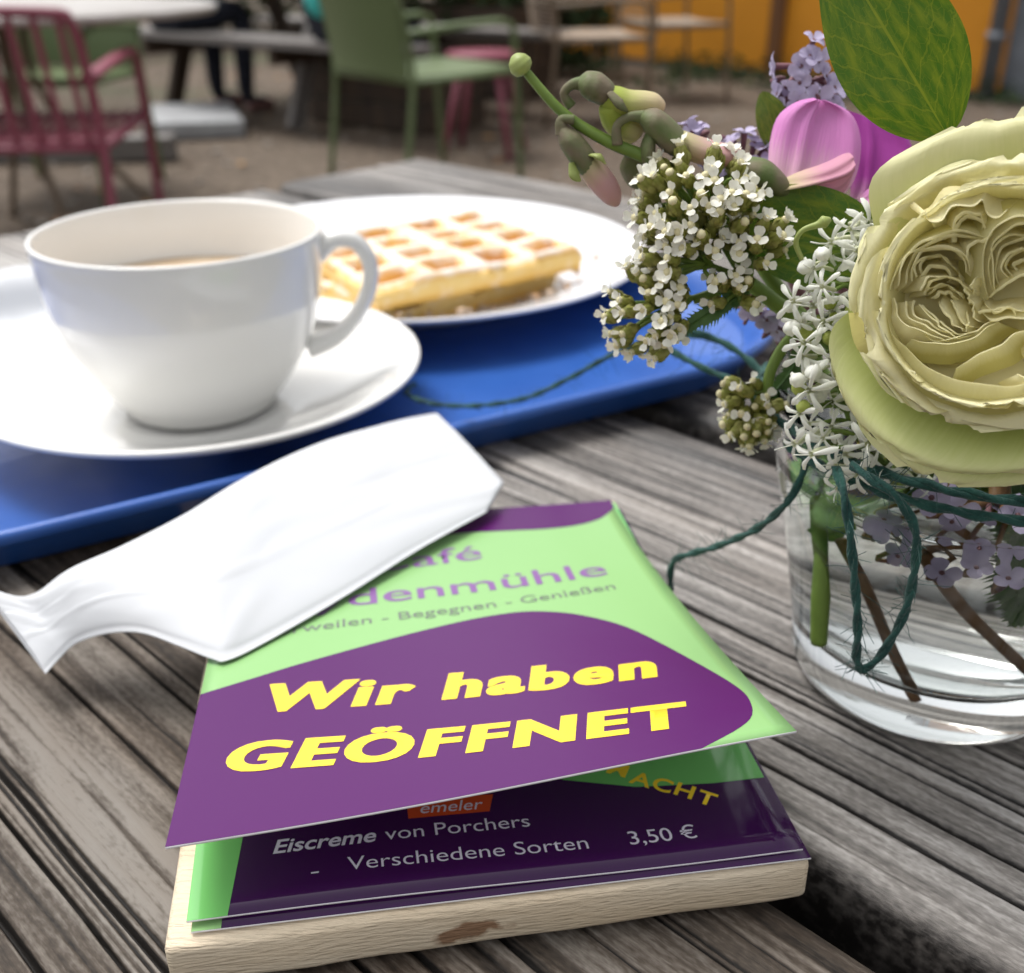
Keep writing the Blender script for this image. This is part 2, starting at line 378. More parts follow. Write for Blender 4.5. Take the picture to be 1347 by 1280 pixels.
M['hair'] = mat('hair', (.04, .025, .015), .7)
M['shoe'] = mat('shoe', (.25, .13, .12), .6)
M['hedge'] = mat('hedge', (.022, .042, .012), .8, (.045, .075, .02), 30, 2, transl=.1)
M['trunk'] = mat('trunk', (.09, .065, .045), .9, (.05, .035, .025), 20, 4, stretch=(4, 4, .6))
M['dead_leaf'] = mat('dead_leaf', (.30, .12, .05), .8, (.38, .22, .08), 30, 2)

# ------------------------------------------------------------------ ground
def ground():
    m = mat('ground_earth', (.165, .130, .100), .95); n = m.node_tree.nodes; L = m.node_tree.links; p = n['Principled BSDF']
    tc = n.new('ShaderNodeTexCoord')
    a = n.new('ShaderNodeTexNoise'); a.inputs['Scale'].default_value = .8; a.inputs['Detail'].default_value = 6; L.new(tc.outputs['Object'], a.inputs['Vector'])
    b = n.new('ShaderNodeTexNoise'); b.inputs['Scale'].default_value = 26; b.inputs['Detail'].default_value = 6; L.new(tc.outputs['Object'], b.inputs['Vector'])
    c = n.new('ShaderNodeTexNoise'); c.inputs['Scale'].default_value = .55; c.inputs['Detail'].default_value = 3
    mp = n.new('ShaderNodeMapping'); mp.inputs['Location'].default_value = (4, 9, 0); L.new(tc.outputs['Object'], mp.inputs['Vector']); L.new(mp.outputs[0], c.inputs['Vector'])
    r1 = n.new('ShaderNodeValToRGB'); e = r1.color_ramp.elements; e[0].position, e[0].color = .3, (.060, .043, .030, 1); e[1].position, e[1].color = .72, (.20, .155, .115, 1)
    L.new(b.outputs['Fac'], r1.inputs['Fac'])
    r2 = n.new('ShaderNodeValToRGB'); e = r2.color_ramp.elements; e[0].position, e[0].color = .3, (.62, .58, .54, 1); e[1].position, e[1].color = .7, (1, 1, 1, 1)
    L.new(a.outputs['Fac'], r2.inputs['Fac'])
    mx = n.new('ShaderNodeMixRGB'); mx.blend_type = 'MULTIPLY'; mx.inputs[0].default_value = 1; L.new(r1.outputs[0], mx.inputs[1]); L.new(r2.outputs[0], mx.inputs[2])
    mg = n.new('ShaderNodeMixRGB'); mr = n.new('ShaderNodeMapRange'); mr.inputs['From Min'].default_value = .56; mr.inputs['From Max'].default_value = .68; mr.inputs['To Max'].default_value = .6
    L.new(c.outputs['Fac'], mr.inputs['Value']); L.new(mr.outputs[0], mg.inputs[0]); L.new(mx.outputs[0], mg.inputs[1]); mg.inputs[2].default_value = (.05, .062, .026, 1)
    L.new(mg.outputs[0], p.inputs['Base Color'])
    bp = n.new('ShaderNodeBump'); bp.inputs['Strength'].default_value = .8; bp.inputs['Distance'].default_value = .02; L.new(b.outputs['Fac'], bp.inputs['Height']); L.new(bp.outputs[0], p.inputs['Normal'])
    N = 90
    xs = [math.copysign(abs(t) ** 3, t) * 200 for t in np.linspace(-1, 1, N)]
    V = []
    for y in xs:
        for x in xs:
            dd = max(abs(x), abs(y - 5))
            V.append((x, y + 5, -.74 + (.012 * (noise.noise(Vector((x * 1.5, y * 1.5, 0)))) if dd < 30 else 0)))
    o = mk('ground', V, grid_faces(N, N), m); o['kind'] = 'structure'
ground()

# ------------------------------------------------------------------ the table the photograph is taken on
ANG = math.atan2(-.695, .719)                       # boards run away to the left
dA = Vector((.719, -.695, 0)); nA = Vector((.695, .719, 0))
table = thing('picnic_table', 'weathered grey wooden picnic table in the foreground carrying tray, menu and vase', 'table', (.2, .2, -.74))
def plank(c0, c1, a0, a1, m, seed, nx, ny, cracks, parent):
    """board with rounded arrises, weathered ridges and open drying cracks along the grain"""
    W = c1 - c0; r = np.random.default_rng(seed)
    xs = np.linspace(a0, a1, nx); ys = np.linspace(-W / 2 + .005, W / 2 - .005, ny)
    Xg, Yg = np.meshgrid(xs, ys, indexing='ij')
    warp = .012 * (vnoise(Xg * 2.0, Yg * 6 + 3, seed) - .5) + .006 * (vnoise(Xg * 6, Yg * 14, seed + 1) - .5)
    Yw = Yg + warp
    big = vnoise(Xg * .9 + 5, Yw * 70, seed + 2); fine = vnoise(Xg * 2.5, Yw * 210, seed + 3); fin2 = vnoise(Xg * 5, Yw * 520, seed + 4)
    fib = vnoise(Xg * 22, Yw * 620, seed + 5); patch = vnoise(Xg * 5, Yw * 22, seed + 6); wet = vnoise(Xg * 5 + 2, Yw * 16, seed + 8); patch2 = vnoise(Xg * 9, Yw * 60, seed + 10)
    def ridge(a, wd): return np.exp(-(np.abs(a - .5) / wd) ** 2)
    lines = .80 * ridge(big, .012) * np.clip(2.2 * patch - .5, 0, 1) + .50 * ridge(fine, .030) * np.clip(1.8 * patch2 - .35, 0, 1) + .30 * ridge(fin2, .07) * patch2
    Hh = .0007 * (big - .5) + .0006 * (fine - .5) + .0004 * (fin2 - .5) + .0003 * (fib - .5) - .0009 * lines
    grain = .55 + .10 * (big - .5) + .16 * (fine - .5) + .22 * (fin2 - .5) + .34 * (fib - .5) + .46 * (wet - .5) + .3 * (patch2 - .5) - .80 * lines
    for (y0, xa, xb, dep, wid) in cracks:
        line = y0 - warp * .9 + .0012 * (vnoise(Xg * 30, Yg * 0 + y0 * 90, seed + 7) - .5)
        win = np.clip((Xg - xa) / .06, 0, 1) * np.clip((xb - Xg) / .06, 0, 1)
        d = np.abs(Yg - line) / (wid * .55 * (.5 + vnoise(Xg * 16, Yg * 0 + y0 * 50, seed + 17)))
        k = np.exp(-d ** 2 * 1.2) * win
        Hh -= dep * k; grain -= 1.1 * k
    Hh -= .0012 * np.clip((np.abs(Yg) - (W / 2 - .016)) / .012, 0, 1) ** 2
    ny2 = ny + 8
    V = np.zeros((nx, ny2, 3)); grain_shade = np.zeros((nx, ny2))
    V[:, 4:-4, 0] = Xg; V[:, 4:-4, 1] = Yg; V[:, 4:-4, 2] = Hh; grain_shade[:, 4:-4] = grain
    h = W / 2
    for k, (yy, zz) in enumerate([(h - .004, -.036), (h, -.032), (h, -.0055), (h - .0016, -.0018)]):
        wob = .0008 * (vnoise(xs * 14, xs * 0 + k * .3, seed + 9) - .5)
        V[:, k, 0] = xs; V[:, k, 1] = -yy + wob; V[:, k, 2] = zz; grain_shade[:, k] = .22 + .5 * (vnoise(xs * 3, xs * 0 + k * 2, seed + 11) - .5)  # side faces coloured darker, painting in the shade of the gaps
        V[:, -1 - k, 0] = xs; V[:, -1 - k, 1] = yy + wob; V[:, -1 - k, 2] = zz; grain_shade[:, -1 - k] = .22 + .5 * (vnoise(xs * 3, xs * 0 + 9 + k * 2, seed + 12) - .5)
    idx = np.arange(nx * ny2).reshape(nx, ny2)
    q = np.stack([idx[:-1, :-1], idx[1:, :-1], idx[1:, 1:], idx[:-1, 1:]], -1).reshape(-1, 4)
    q2 = np.stack([idx[:-1, -1], idx[1:, -1], idx[1:, 0], idx[:-1, 0]], -1).reshape(-1, 4)
    faces = [list(f) for f in np.concatenate([q, q2])] + [list(idx[0, :]), list(idx[-1, ::-1])]
    o = mk('plank', V.reshape(-1, 3), faces, m, attrs={'grain': grain_shade.ravel()})
    o.matrix_basis = Matrix.Translation(nA * ((c0 + c1) / 2)) @ Matrix.Rotation(ANG, 4, 'Z')
    put(o, parent)
    return o
def rcracks(seed, n, W):
    r = random.Random(seed); out = []
    for _ in range(n):
        xa = r.uniform(-.7, .3); out.append((r.uniform(-W / 2 + .012, W / 2 - .012), xa, xa + r.uniform(.15, .6), r.uniform(.0010, .0026), r.uniform(.0005, .0011)))
    return out
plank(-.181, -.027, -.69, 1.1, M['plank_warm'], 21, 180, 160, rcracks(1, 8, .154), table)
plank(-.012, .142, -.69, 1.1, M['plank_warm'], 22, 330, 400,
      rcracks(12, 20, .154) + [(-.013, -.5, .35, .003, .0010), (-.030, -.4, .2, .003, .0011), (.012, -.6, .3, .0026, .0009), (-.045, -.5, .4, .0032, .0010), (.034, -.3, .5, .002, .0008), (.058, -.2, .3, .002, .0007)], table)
plank(.157, .311, -.69, 1.1, M['plank_grey'], 23, 330, 400,
      rcracks(33, 22, .154) + [(-.055, -.3, .5, .0034, .0011), (-.040, -.5, .6, .0028, .0010), (-.026, -.2, .4, .0034, .0013), (-.064, -.2, .3, .0022, .0008), (-.012, -.4, .3, .002, .0008), (.02, -.5, .2, .0024, .0009)], table)
plank(.326, .457, -.69, 1.1, M['plank_grey'], 24, 200, 180, rcracks(14, 10, .13), table)
plank(.470, .620, -.70, 1.1, M['plank_grey'], 25, 200, 140, rcracks(15, 8, .15), table)
for a in (-.52, -.20, -.03, .85):  # the two middle beams are added to keep light out of the board gaps
    V, Fs = box(a - .055, a + .055, -.15, .59, -.085, -.037, .003)
    o = mk('crossbeam', V, Fs, M['bench_wood'], None, False); o.matrix_basis = Matrix.Rotation(ANG, 4, 'Z'); put(o, table)
    for c in ((-.08, .50) if abs(a) > .4 else ()):
        g = G(); g.add(*box(a - .035, a + .035, c - .045, c + .045, -.738, -.086, .004))
        o = g.obj('leg', M['bench_wood'], None, False); o.matrix_basis = Matrix.Rotation(ANG, 4, 'Z'); put(o, table)

# ------------------------------------------------------------------ tray
def rounded_ring(hx, hy, r, n=14):
    out = []
    for (sx, sy, a0) in ((1, 1, 0), (-1, 1, 90), (-1, -1, 180), (1, -1, 270)):
        for k in range(n + 1):
            a = R(a0 + 90 * k / n); out.append((sx * (hx - r) + r * math.cos(a), sy * (hy - r) + r * math.sin(a)))
    return out
TRA = math.atan2(.604, 1)
tu = Vector((math.cos(TRA), math.sin(TRA), 0)); tn = Vector((-math.sin(TRA), math.cos(TRA), 0))
tc_ = Vector((.028, .470, 0)); HX, HY, RC = .215, .135, .090
tcen = tc_ - tu * (HX - RC) + tn * (HY - RC)
def tray():
    prof = [(-.012, .0012), (-.0105, .0035), (-.006, .0105), (-.0035, .0145), (-.0015, .0160), (.0002, .0158), (.0010, .0145), (.0008, .0122), (-.0010, .0112), (-.0030, .0095), (-.0085, .0012), (-.0100, .0003)]
    V = []; nr = 0
    for off, z in prof:
        ring = rounded_ring(HX + off, HY + off, RC + off * .8); nr = len(ring)
        V += [tcen + tu * a + tn * b + Vector((0, 0, z)) for a, b in ring]
    Fs = grid_faces(nr, len(prof), True)
    n0 = len(V); V += [tcen + Vector((0, 0, .0012)), tcen + Vector((0, 0, .0003))]
    last = (len(prof) - 1) * nr
    for k in range(nr):
        Fs.append((n0, (k + 1) % nr, k)); Fs.append((n0 + 1, last + k, last + (k + 1) % nr))
    e = mk('tray', [v - tcen for v in V], Fs, M['tray']); e.location = tcen
    tag(e, 'blue plastic serving tray with raised rim under the cup and plate', 'tray')
tray()

# ------------------------------------------------------------------ cup, saucer, plate, waffle
CUP = Vector((-.119, .379, 0))
def china():
    zf = .0022
    pr = curve2([(.0001, .0012), (.024, .0012), (.028, .0016)], 8) + [(.030, 0), (.0335, 0), (.035, .0022)] + curve2([(.037, .0035), (.058, .0085), (.076, .0165), (.0835, .0206)], 16) + \
         curve2([(.0842, .0216), (.0838, .0226), (.0820, .0224)], 6) + curve2([(.074, .0190), (.058, .0112), (.042, .0062), (.034, .0052)], 14) + [(.0325, .0050), (.0310, .0044), (.0300, .0040), (.0001, .0038)]
    V, Fs = lathe(pr, 96)
    s = mk('saucer', V, Fs, M['china']); s.location = CUP + Vector((0, 0, zf)); tag(s, 'white china saucer under the large coffee cup on the blue tray', 'saucer')
    z0 = zf + .0046
    cup = thing('coffee_cup', 'large white china coffee cup with looped handle on its saucer', 'cup', CUP + Vector((0, 0, z0)))
    h = .0728 - z0
    outer = [(.0001, .0018), (.021, .0018), (.0235, .0002), (.0265, .0), (.0283, .0016)] + curve2([(.0290, .0035), (.0345, .0105), (.0415, .0215), (.0470, .0360), (.0496, .0520), (.0506, h - .0012)], 26)
    lip = [(.0508, h - .0004), (.0505, h + .0003), (.0498, h + .0005), (.0491, h + .0001), (.0488, h - .0010)]
    inner = curve2([(.0478, .0520), (.0450, .0370), (.0395, .0235), (.0310, .0130), (.018, .0075), (.0001, .0062)], 22)
    V, Fs = lathe(outer + lip + inner, 96)
    o = mk('body', V, Fs, M['china']); o.location = cup.location; put(o, cup)
    ha = R(8)                                        # handle points to the right
    def hp(r, z): return Vector((r * math.cos(ha), r * math.sin(ha), z))
    P = smooth_path([hp(.0478, h - .010), hp(.0545, h - .0050), hp(.0620, h - .0060), hp(.0668, h - .0135), hp(.0662, h - .0235), hp(.0605, h - .0345), hp(.0520, h - .0425), hp(.0420, h - .0460)], 34)
    V, Fs, _ = tube(P, [.0052, .0042, .0038, .0036, .0036, .0037, .0042, .0050], 14, True, .82)
    o = mk('handle', V, Fs, M['china']); o.location = cup.location; put(o, cup)
    V, Fs = lathe([(.0001, .0440), (.03, .0440), (.0446, .0441), (.0460, .0447), (.0464, .0443), (.0445, .0425), (.0001, .0425)], 64)
    o = mk('coffee', V, Fs, M['coffee']); o.location = cup.location; put(o, cup)
    # plate
    pc = Vector((-.053, .551, 0)); PZ = .0020
    pr = [(.0001, .0015), (.066, .0015), (.068, 0), (.072, 0), (.074, .002)] + curve2([(.076, .0035), (.090, .009), (.108, .0145), (.1205, .0185)], 14) + \
         curve2([(.1222, .0196), (.1220, .0208), (.1200, .0206)], 6) + curve2([(.110, .0170), (.094, .0122), (.080, .0078), (.072, .0056)], 12) + [(.066, .0050), (.0001, .0050)]
    V, Fs = lathe(pr, 110)
    p = mk('plate', V, Fs, M['plate_china']); p.location = pc + Vector((0, 0, PZ)); tag(p, 'round white china plate holding the waffle on the blue tray', 'plate')
    # paper napkin and small glass, cut by the left picture edge
    gl = thing('drinking_glass', 'small glass of milk at the left picture edge behind the cup', 'glass', (-.298, .545, .0003))
    V, Fs = lathe([(.0001, .0006), (.019, .0), (.0208, .002), (.0225, .03), (.0235, .0555), (.0231, .0562), (.0226, .0555), (.0215, .03), (.0196, .006), (.0001, .0055)], 48)
    o = mk('glass_wall', V, Fs, M['glass']); o.location = gl.location; put(o, gl)
    V, Fs = lathe([(.0001, .0057), (.0194, .0062), (.02135, .03), (.0222, .047), (.0001, .047)], 48)
    o = mk('milk', V, Fs, M['china']); o.location = gl.location; put(o, gl)
    Q = [onz(-120, 486, .008), onz(70, 440, .008), onz(105, 352, .012), onz(-120, 352, .012)]; nn = 44; V = []
    for k in (0, 1):
        for j in range(nn):
            for i in range(nn):
                u, v = i / (nn - 1), j / (nn - 1); p = Q[0].lerp(Q[1], u).lerp(Q[3].lerp(Q[2], u), v); d = p - tcen; tnn = d.dot(tn)
                z = .0035 + .0155 * math.exp(-((tnn - (HY - .004)) / .020) ** 4) - (.0025 if tnn > HY + .025 else 0)
                z += .0012 * (1 + noise.noise(Vector((u * 5, v * 4, 2)))) + .0012 * abs(noise.noise(Vector((u * 3 + v * 5, v * 7, 6))))
                V.append(Vector((p.x, p.y, z - .0004 * k)))
    n2 = nn * nn; Fs = grid_faces(nn, nn) + [tuple(i + n2 for i in f[::-1]) for f in grid_faces(nn, nn)]
    o = mk('paper_napkin', V, Fs, M['paper']); tag(o, 'white paper napkin on the tray rim at the left picture edge', 'napkin')
    return pc, PZ
pc, PZ = china()

def waffle_mat():
    m = mat('waffle_crust', (.62, .30, .07), .6, spec=.3); n = m.node_tree.nodes; L = m.node_tree.links; p = n['Principled BSDF']
    a = n.new('ShaderNodeAttribute'); a.attribute_name = 'crust'; s = n.new('ShaderNodeAttribute'); s.attribute_name = 'sugar'
    tc = n.new('ShaderNodeTexCoord'); t = n.new('ShaderNodeTexNoise'); t.inputs['Scale'].default_value = 160; t.inputs['Detail'].default_value = 5; L.new(tc.outputs['Object'], t.inputs['Vector'])
    t2 = n.new('ShaderNodeTexNoise'); t2.inputs['Scale'].default_value = 45; t2.inputs['Detail'].default_value = 4; L.new(tc.outputs['Object'], t2.inputs['Vector'])
    ad = n.new('ShaderNodeMath'); ad.operation = 'MULTIPLY_ADD'; ad.inputs[1].default_value = .5; L.new(t2.outputs['Fac'], ad.inputs[0]); L.new(a.outputs['Fac'], ad.inputs[2])
    r = n.new('ShaderNodeValToRGB'); e = r.color_ramp.elements; e[0].position, e[0].color = .18, (.86, .62, .24, 1); e[1].position, e[1].color = 1.15 if False else 1.0, (.58, .27, .07, 1)
    x = e.new(.55); x.color = (.82, .47, .09, 1)
    L.new(ad.outputs[0], r.inputs['Fac'])
    sm = n.new('ShaderNodeMath'); sm.operation = 'MULTIPLY_ADD'; sm.inputs[1].default_value = 1.6; L.new(t.outputs['Fac'], sm.inputs[0]); 
    sb = n.new('ShaderNodeMath'); sb.operation = 'SUBTRACT'; sb.inputs[1].default_value = .95; L.new(s.outputs['Fac'], sb.inputs[0]); L.new(sb.outputs[0], sm.inputs[2])
    cl = n.new('ShaderNodeClamp'); L.new(sm.outputs[0], cl.inputs[0])
    mx = n.new('ShaderNodeMixRGB'); L.new(cl.outputs[0], mx.inputs[0]); L.new(r.outputs[0], mx.inputs[1]); mx.inputs[2].default_value = (.88, .86, .84, 1)
    L.new(mx.outputs[0], p.inputs['Base Color'])
    b = n.new('ShaderNodeBump'); b.inputs['Strength'].default_value = .5; b.inputs['Distance'].default_value = .0008; L.new(t.outputs['Fac'], b.inputs['Height']); L.new(b.outputs[0], p.inputs['Normal'])
    return m
M['waffle'] = waffle_mat()
def waffle(cen, rz, LX, LY, TH, kx, ky, z, seed, tilt=0):
    """square-pocketed slab: ridges, sloped pocket walls, browned pocket floors, sugar on what faces up"""
    NX, NY = kx * 18 + 3, ky * 18 + 3
    V = []; cr = []; su = []
    for j in range(NY):
        for i in range(NX):
            fx, fy = i / (NX - 1), j / (NY - 1); x = (fx - .5) * LX; y = (fy - .5) * LY
            px_ = (fx * kx) % 1; py_ = (fy * ky) % 1
            d = min(.5 - abs(px_ - .5), .5 - abs(py_ - .5))
            dep = min(max((d - .115) / .09, 0), 1); dep = dep * dep * (3 - 2 * dep)
            nz = noise.noise(Vector((x * 60, y * 60, seed)))
            ed = min(fx, 1 - fx, fy, 1 - fy); rnd = .0035 * (1 - min(ed / .035, 1)) ** 2
            wob = .0015 * noise.noise(Vector((x * 25, y * 25, seed + 5)))
            V.append((x + .0012 * nz, y + .0012 * noise.noise(Vector((y * 40, x * 40, seed + 2))), TH - dep * .0080 - rnd + .0008 * nz + wob))
            cr.append(.24 + .50 * dep + .40 * nz); su.append((.70 - .85 * dep + .40 * noise.noise(Vector((x * 35, y * 35, 9 + seed)))) * (1 if ed > .012 else .2))
    Fs = grid_faces(NX, NY)
    ring = [i for i in range(NX)] + [j * NX + NX - 1 for j in range(1, NY)] + [(NY - 1) * NX + i for i in range(NX - 2, -1, -1)] + [j * NX for j in range(NY - 2, 0, -1)]
    prev = ring
    for lev in (.72, .5, .3, 0):
        cur = []
        for k in ring:
            x, y, _ = V[k]; bul = 1 + (.018 if lev == .5 else -.004) + .012 * noise.noise(Vector((x * 90, y * 90, lev * 9 + seed)))
            cur.append(len(V)); V.append((x * bul, y * bul, TH * lev)); cr.append(.02 if .2 < lev < .8 else .35); su.append(.15)
        for k in range(len(ring)):
            k2 = (k + 1) % len(ring); Fs.append((prev[k2], prev[k], cur[k], cur[k2]))
        prev = cur
    Fs.append(prev)
    o = mk('waffle', V, Fs, M['waffle'], attrs={'crust': cr, 'sugar': su})
    o.matrix_basis = Matrix.Translation((cen[0], cen[1], z)) @ Matrix.Rotation(rz, 4, 'Z') @ Matrix.Rotation(tilt, 4, 'Y')
    return o
wq = [onz(505, 362, .034), onz(772, 318, .034), onz(590, 266, .034), onz(412, 318, .034)]
wc = (wq[0] + wq[1] + wq[2] + wq[3]) / 4
wa = math.atan2((wq[1] - wq[0]).y, (wq[1] - wq[0]).x)
o = waffle(wc, wa, (wq[1] - wq[0]).length * 1.0, .096, .0120, 4, 4, PZ + .0180, 3, R(-1.5)); tag(o, 'golden waffle dusted with powdered sugar, topmost on the white plate', 'waffle')
o = waffle(wc + Vector((-.010, .004, 0)), wa + R(7), .104, .092, .0125, 4, 4, PZ + .0052, 8); tag(o, 'pale golden waffle lying underneath the sugared one on the plate', 'waffle')
g = G()
for i in range(70):
    a = random.uniform(-1.6, .9); rr = random.uniform(.055, .098)
    x, y = pc.x + rr * math.cos(a), pc.y + rr * math.sin(a)
    z = PZ + .0052 + max(0, rr - .07) * .36
    s = random.uniform(.0005, .0017)
    V, Fs = box(-s, s, -s * .7, s * .7, -s * .2, s)
    q = Matrix.Translation((x, y, z)) @ Matrix.Rotation(random.random() * 6, 4, 'Z')
    g.add([q @ Vector(v) for v in V], Fs)
o = g.obj('crumbs', mat('crumb', (.45, .24, .10), .8, (.7, .6, .5), 300, 2), None, False); o['kind'] = 'stuff'; tag(o, 'tiny brown waffle crumbs and sugar scattered on the white plate', 'crumbs')

# ------------------------------------------------------------------ menu: board, cards, cover, print
BA = .1685
bu = Vector((math.cos(BA), math.sin(BA), 0)); bv = Vector((-math.sin(BA), math.cos(BA), 0)); bo = Vector((-.060, .1263, 0)); BW, BL, BT = .1181, .1471, .0110
def bp(a, b, z): return bo + bu * a + bv * b + Vector((0, 0, z))
def menu_board():
    V, Fs = box(0, BW, -.0005, BL, .0012, BT, .0014)
    bm = bmesh.new(); vs = [bm.verts.new(v) for v in V]
    for f in Fs: bm.faces.new([vs[i] for i in f])
    bmesh.ops.subdivide_edges(bm, edges=[e for e in bm.edges if e.calc_length() > .02], cuts=18, use_grid_fill=True)
    bm.verts.index_update()
    VV = []
    for v in bm.verts:
        n_ = noise.noise(v.co * 60) * .0006 + noise.noise(v.co * 320) * .00022
        VV.append(bp(v.co.x, v.co.y, v.co.z) + Vector((n_, n_, n_ * .4 if v.co.z > .006 else 0)) - bo)
    FF = [[v.index for v in f.verts] for f in bm.faces]; bm.free()
    m = mat('pale_pine', (.74, .64, .49), .62, (.62, .49, .33), 6, 6, (.36, .70), .9, 130, .0009, stretch=(1.2, 9, 14))
    n = m.node_tree.nodes; L = m.node_tree.links; p = n['Principled BSDF']        # one brown bark patch on the front edge
    src = p.inputs['Base Color'].links[0].from_socket
    tc = n.new('ShaderNodeTexCoord'); mp = n.new('ShaderNodeMapping'); mp.vector_type = 'TEXTURE'
    mp.inputs['Location'].default_value = (.0520, .0060, .0052); mp.inputs['Scale'].default_value = (.0085, .008, .0024); mp.inputs['Rotation'].default_value = (0, -.06, BA)
    L.new(tc.outputs['Object'], mp.inputs['Vector'])
    ln = n.new('ShaderNodeVectorMath'); ln.operation = 'LENGTH'; L.new(mp.outputs[0], ln.inputs[0])
    nz = n.new('ShaderNodeTexNoise'); nz.inputs['Scale'].default_value = 260; nz.inputs['Detail'].default_value = 4; L.new(tc.outputs['Object'], nz.inputs['Vector'])
    s_ = n.new('ShaderNodeMath'); s_.operation = 'MULTIPLY_ADD'; s_.inputs[1].default_value = 1.3; L.new(nz.outputs['Fac'], s_.inputs[0]); L.new(ln.outputs['Value'], s_.inputs[2])
    mr = n.new('ShaderNodeMapRange'); mr.inputs['From Min'].default_value = 1.35; mr.inputs['From Max'].default_value = 1.65; mr.inputs['To Min'].default_value = .85; mr.inputs['To Max'].default_value = 0
    L.new(s_.outputs[0], mr.inputs['Value'])
    mx = n.new('ShaderNodeMixRGB'); L.new(mr.outputs[0], mx.inputs[0]); L.new(src, mx.inputs[1]); mx.inputs[2].default_value = (.20, .085, .03, 1); L.new(mx.outputs[0], p.inputs['Base Color'])
    o = mk('menu_board', VV, FF, m); o.location = bo
    tag(o, 'pale raw wooden board under the menu cards, with a brown bark patch', 'board')
menu_board()

TL = Vector((-.0804, .2674, .0138)); TR = Vector((.0300, .2862, .0138)); BLc = Vector((-.0584, .1316, .0290)); BRc = Vector((.0515, .1511, .0370))
CW, CL = .112, .140
def cover_pt(u, v, up=0.0):
    a = TL.lerp(TR, u); b = BLc.lerp(BRc, u); p = a.lerp(b, v)
    p.z = a.z + (b.z - a.z) * max(v, 0) ** 1.6 + .0006 * math.sin(u * 5 + v * 3)
    return p + Vector((0, 0, up))
C2 = dict(a0=.0040, b0=.0030, w=.1124, l=.140)
def page_pt(u, v, up=0.0): return bp(C2['a0'] + u * C2['w'], C2['b0'] + (1 - v) * C2['l'] - u * .0022, .0133 + up + .0004 * math.sin(u * 6))
def page2_pt(u, v, up=0.0): return bp(.0047 + u * .1130, .0018 + (1 - v) * .140 - u * .0022, .0119 + up)
def sheet(name, fn, mats, parent, th=.00042, nu=24, nv=28):
    V = []; uv = []
    for k in (0, 1):
        for j in range(nv):
            for i in range(nu): V.append(fn(i / (nu - 1), j / (nv - 1), -th * k)); uv.append((i / (nu - 1), j / (nv - 1)))
    n = nu * nv
    Fs = [f[::-1] for f in grid_faces(nu, nv)]; mi = [0] * len(Fs)
    bF = [tuple(i + n for i in f) for f in grid_faces(nu, nv)]; Fs += bF; mi += [1] * len(bF)
    ring = [i for i in range(nu)] + [j * nu + nu - 1 for j in range(1, nv)] + [(nv - 1) * nu + i for i in range(nu - 2, -1, -1)] + [j * nu for j in range(nv - 2, 0, -1)]
    for k in range(len(ring)):
        a, b = ring[k], ring[(k + 1) % len(ring)]; Fs.append((a, b, b + n, a + n)); mi.append(1)
    o = mk(name, V, Fs, mats, None, True, uv, mi)
    if parent: put(o, parent)
    return o
def lay(bm, fn, up, name, m, parent, step=.05):
    """lay a flat 2-D mesh given in (u, v) onto a bent card"""
    for ax in (0, 1):
        xs = [v.co[ax] for v in bm.verts]; lo, hi = min(xs), max(xs)
        c = math.floor(lo / step) * step + step
        while c < hi:
            no = (1, 0, 0) if ax == 0 else (0, 1, 0)
            bmesh.ops.bisect_plane(bm, geom=list(bm.verts) + list(bm.edges) + list(bm.faces), plane_co=(c, 0, 0) if ax == 0 else (0, c, 0), plane_no=no, dist=1e-6)
            c += step
    bmesh.ops.triangulate(bm, faces=[f for f in bm.faces if len(f.verts) > 4])
    bm.verts.index_update()
    V = [fn(v.co.x, v.co.y, up + v.co.z) for v in bm.verts]; Fs = [[v.index for v in f.verts] for f in bm.faces]; bm.free()
    if Fs:                                            # make normals point up
        f = Fs[0]; nrm = (V[f[1]] - V[f[0]]).cross(V[f[2]] - V[f[0]])
        if nrm.z < 0: Fs = [q[::-1] for q in Fs]
    o = mk(name, V, Fs, m, None, True); put(o, parent); return o
def poly_print(pts, fn, up, name, m, parent, smooth_n=0):
    P = [Vector((a, b, 0)) for a, b in pts]
    if smooth_n: P = smooth_path(P, smooth_n)
    bm = bmesh.new(); bm.faces.new([bm.verts.new(p) for p in P])
    bmesh.ops.triangulate(bm, faces=list(bm.faces))
    return lay(bm, fn, up, name, m, parent)
def text_bm(s, offset=0, shear=0, spacing=1.0):
    cu = bpy.data.curves.new('t', 'FONT'); cu.body = s; cu.size = 1; cu.offset = offset; cu.shear = shear; cu.space_character = spacing
    cu.resolution_u = 5; cu.fill_mode = 'FRONT'
    o = bpy.data.objects.new('t', cu); C.objects.link(o)
    dg = bpy.context.evaluated_depsgraph_get(); dg.update()
    me = bpy.data.meshes.new_from_object(o.evaluated_get(dg)); bm = bmesh.new(); bm.from_mesh(me)
    bpy.data.objects.remove(o); bpy.data.curves.remove(cu); bpy.data.meshes.remove(me)
    bmesh.ops.remove_doubles(bm, verts=bm.verts, dist=1e-5)
    return bm
